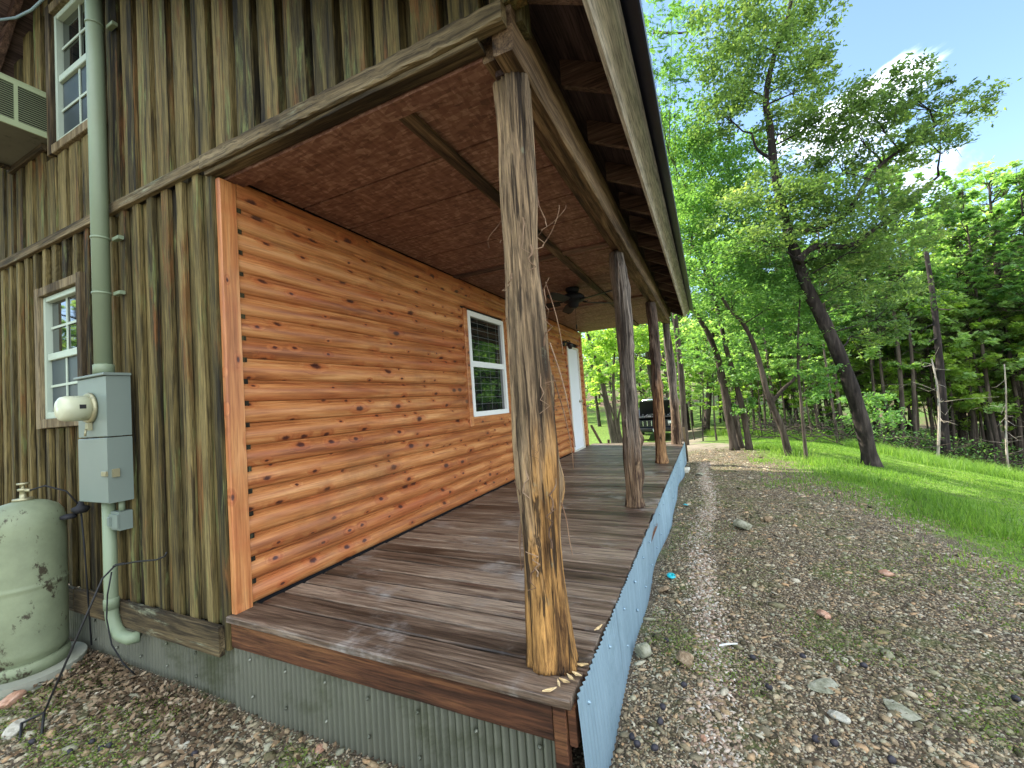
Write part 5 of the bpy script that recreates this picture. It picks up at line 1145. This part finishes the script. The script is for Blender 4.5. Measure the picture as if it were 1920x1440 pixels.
# undergrowth on the floor of the woods
n = 26000; px = r.uniform(1380, 2050, n); dep = r.uniform(13, 26, n) + np.maximum(0, (1650 - px) / 45); D = np.array([at(a, 790, b_) for a, b_ in zip(px, dep)]); C = np.column_stack([D[:, 0], D[:, 1], terr(D[:, 0], D[:, 1]) + r.uniform(0, 1, n) ** 2 * .9])
tag(link('woodland_undergrowth', leaf_mesh('under', C, .10, m_leaf_b, 33, .6, .5), m_leaf_b), 'low green and brown undergrowth on the shady floor of the woods', 'undergrowth', kind='stuff')
bs = MB(); rs = np.random.default_rng(35)
for i in range(420):
    p = at(rs.uniform(1400, 1980), 790, rs.uniform(12.5, 19) + 0); z_ = float(terr(p[0], p[1])); a = rs.uniform(0, 6.28); l = rs.uniform(.4, 1.7); q = np.array([p[0], p[1], z_ + rs.uniform(0, .5)]); e = q + np.array([math.cos(a) * l, math.sin(a) * l, rs.uniform(-.1, .6)]); bs.tube([q, (q + e) / 2 + rs.normal(0, .08, 3), e], [.014, .010, .004], 4, rnd=rs.random())
tag(bs.build('brushwood', m_bark), 'fallen dry branches on the floor of the woods', 'brushwood', kind='stuff')

# ---- single rocks, walnuts and litter one can point to
def rock(name, px, py, s, mat, label, seed, cat='rock', group=None, flat=.6, sub=3, amp=.35, sink=.2):
    P, _ = ground_at(px, py); rs = np.random.default_rng(seed)
    import bmesh
    bm = bmesh.new(); bmesh.ops.create_icosphere(bm, subdivisions=sub, radius=1)
    pl = [(rs.normal(size=3), rs.uniform(.55, .9)) for _ in range(9)]
    for v in bm.verts:
        c = np.array(v.co)
        for (nn, d) in pl:
            nn = nn / np.linalg.norm(nn); t = c @ nn
            if t > d: c = c - nn * (t - d) * (1 if amp > .2 else .3)
        c = c * (1 + amp * .25 * float(vnoise(c[0] * 3 + seed, c[1] * 3 + c[2] * 2.3, seed)))
        v.co = c
    sx = np.array(s) if not isinstance(s, (int, float)) else np.array([s, s, s * flat])
    for v in bm.verts: v.co = (v.co[0] * sx[0], v.co[1] * sx[1], v.co[2] * sx[2])
    me = bpy.data.meshes.new(name); bm.to_mesh(me); bm.free(); me.polygons.foreach_set('use_smooth', np.ones(len(me.polygons), bool) if amp < .2 else np.zeros(len(me.polygons), bool)); me.materials.append(getattr(mat, 'm', mat))
    o = bpy.data.objects.new(name, me); COL.objects.link(o); o.location = (P[0], P[1], float(terr(P[0], P[1])) + sx[2] * (1 - 2 * sink)); o.rotation_euler = (rs.normal(0, .15), rs.normal(0, .15), rs.uniform(0, 6.28)); tag(o, label, cat, group); return o
rock('rock', 1207, 1232, (.045, .035, .05), m_rock_grey, 'grey-green pointed rock against the foot of the metal skirting', 1)
rock('rock', 1287, 1248, (.055, .045, .04), m_rock_tan, 'round pitted tan rock near the skirting', 2, amp=.5)
rock('rock', 1244, 1108, (.075, .05, .022), m_rock_tan, 'flat brown rock below the teal ring', 3)
rock('rock', 1396, 992, (.10, .07, .06), m_rock_grey, 'grey lump of rock in the middle of the drive', 4)
rock('rock', 1440, 978, (.06, .05, .035), m_rock_tan, 'brown stone right of the grey lump in the drive', 5)
rock('rock', 1573, 1350, (.045, .020, .022), m_rock_white, 'long whitish stone near the bottom of the drive', 6)
rock('rock', 1543, 1156, (.05, .035, .022), m_rock_pink, 'pinkish flat stone in the middle of the gravel', 7)
rock('rock', 1662, 1078, (.05, .04, .02), m_rock_pink, 'rusty flat stone toward the grass', 8)
rock('rock', 1545, 1290, (.09, .05, .012), m_rock_grey, 'broad flat mossy slab sunk in the gravel', 9)
rock('rock', 1320, 1388, (.016, .014, .012), m_rock_pink, 'small orange stone near the bottom edge by the skirting', 10)
rock('rock', 1690, 1335, (.07, .04, .014), m_rock_grey, 'dark flat slab near the lower right of the gravel', 11)
rock('rock', 1286, 886, (.12, .08, .06), m_rock_white, 'pale rock at the foot of the skirting near the far posts', 12)
rock('rock', 1312, 892, (.07, .05, .04), m_rock_grey, 'small grey rock beside the pale one by the skirting', 13)
rock('rock', 20, 1320, (.07, .05, .03), m_rock_pink, 'rusty orange rock beside the concrete pad', 14)
rock('rock', 25, 1375, (.06, .045, .03), m_rock_white, 'pale rock at the lower left corner', 15)
rock('rock', 600, 1408, (.035, .022, .014), m_rock_pink, 'orange-tan stone below the near skirting', 16)
rock('rock', 350, 1398, (.016, .013, .01), m_rock_white, 'small white stone below the near skirting', 17)
rock('rock', 365, 1325, (.02, .014, .01), m_rock_pink, 'tan stone in the leaf litter under the end wall', 18)
for i, (px, py) in enumerate([(1283, 1288), (1243, 1330), (1238, 1357), (1186, 1388), (1195, 1400), (1228, 1408), (1412, 1237), (1530, 1392), (1565, 1398), (1905, 1315), (1506, 1235), (1672, 1430), (1250, 1205), (1442, 1292), (1620, 1252)]):
    rock('walnut', px, py, (.016, .0135, .0135), m_nut, 'dark round walnut husk lying in the drive gravel', 40 + i, 'walnut', 'walnuts in the drive gravel', amp=.1, sink=.1)
for i, (px, py) in enumerate([(172, 1395), (205, 1402), (130, 1415), (365, 1418), (60, 1395), (190, 1408)]):
    rock('walnut', px, py, (.015, .014, .013), m_nut, 'dark round walnut husk lying below the end wall', 70 + i, 'walnut', 'walnuts below the end wall', amp=.1, sink=.1)
def ring(px, py, s, label, tilt):
    P, _ = ground_at(px, py); b = MB(); b.lathe((0, 0, 0), [(s * .35, 0), (s, -.001), (s * 1.02, .003), (s * .6, .005), (s * .36, .010), (s * .35, .002)], 28); o = b.build('plastic_disc', m_teal); o.location = (P[0], P[1], float(terr(P[0], P[1])) + .022); o.rotation_euler = (R(tilt), R(8), 0); tag(o, label, 'plastic disc')
ring(1259, 1085, .032, 'teal plastic washer lying by the skirting, nearer one', 14); ring(1286, 950, .03, 'teal plastic washer lying by the skirting, farther one', -10)
ring(135, 1255, .022, 'teal plastic scrap beside the gas cylinder', 25)
P, _ = ground_at(1366, 1218); b = MB(); pts = [(-.05, -.012), (0, -.002), (.05, .001), (.052, .007), (0, .008), (-.048, -.004)]; b.prism(pts, 2, 0, .004); o = b.build('plastic_strip', m_white); o.location = (P[0], P[1], float(terr(P[0], P[1])) + .026); o.rotation_euler = (R(6), 0, R(20)); tag(o, 'curved white plastic strip lying on the gravel', 'plastic strip')
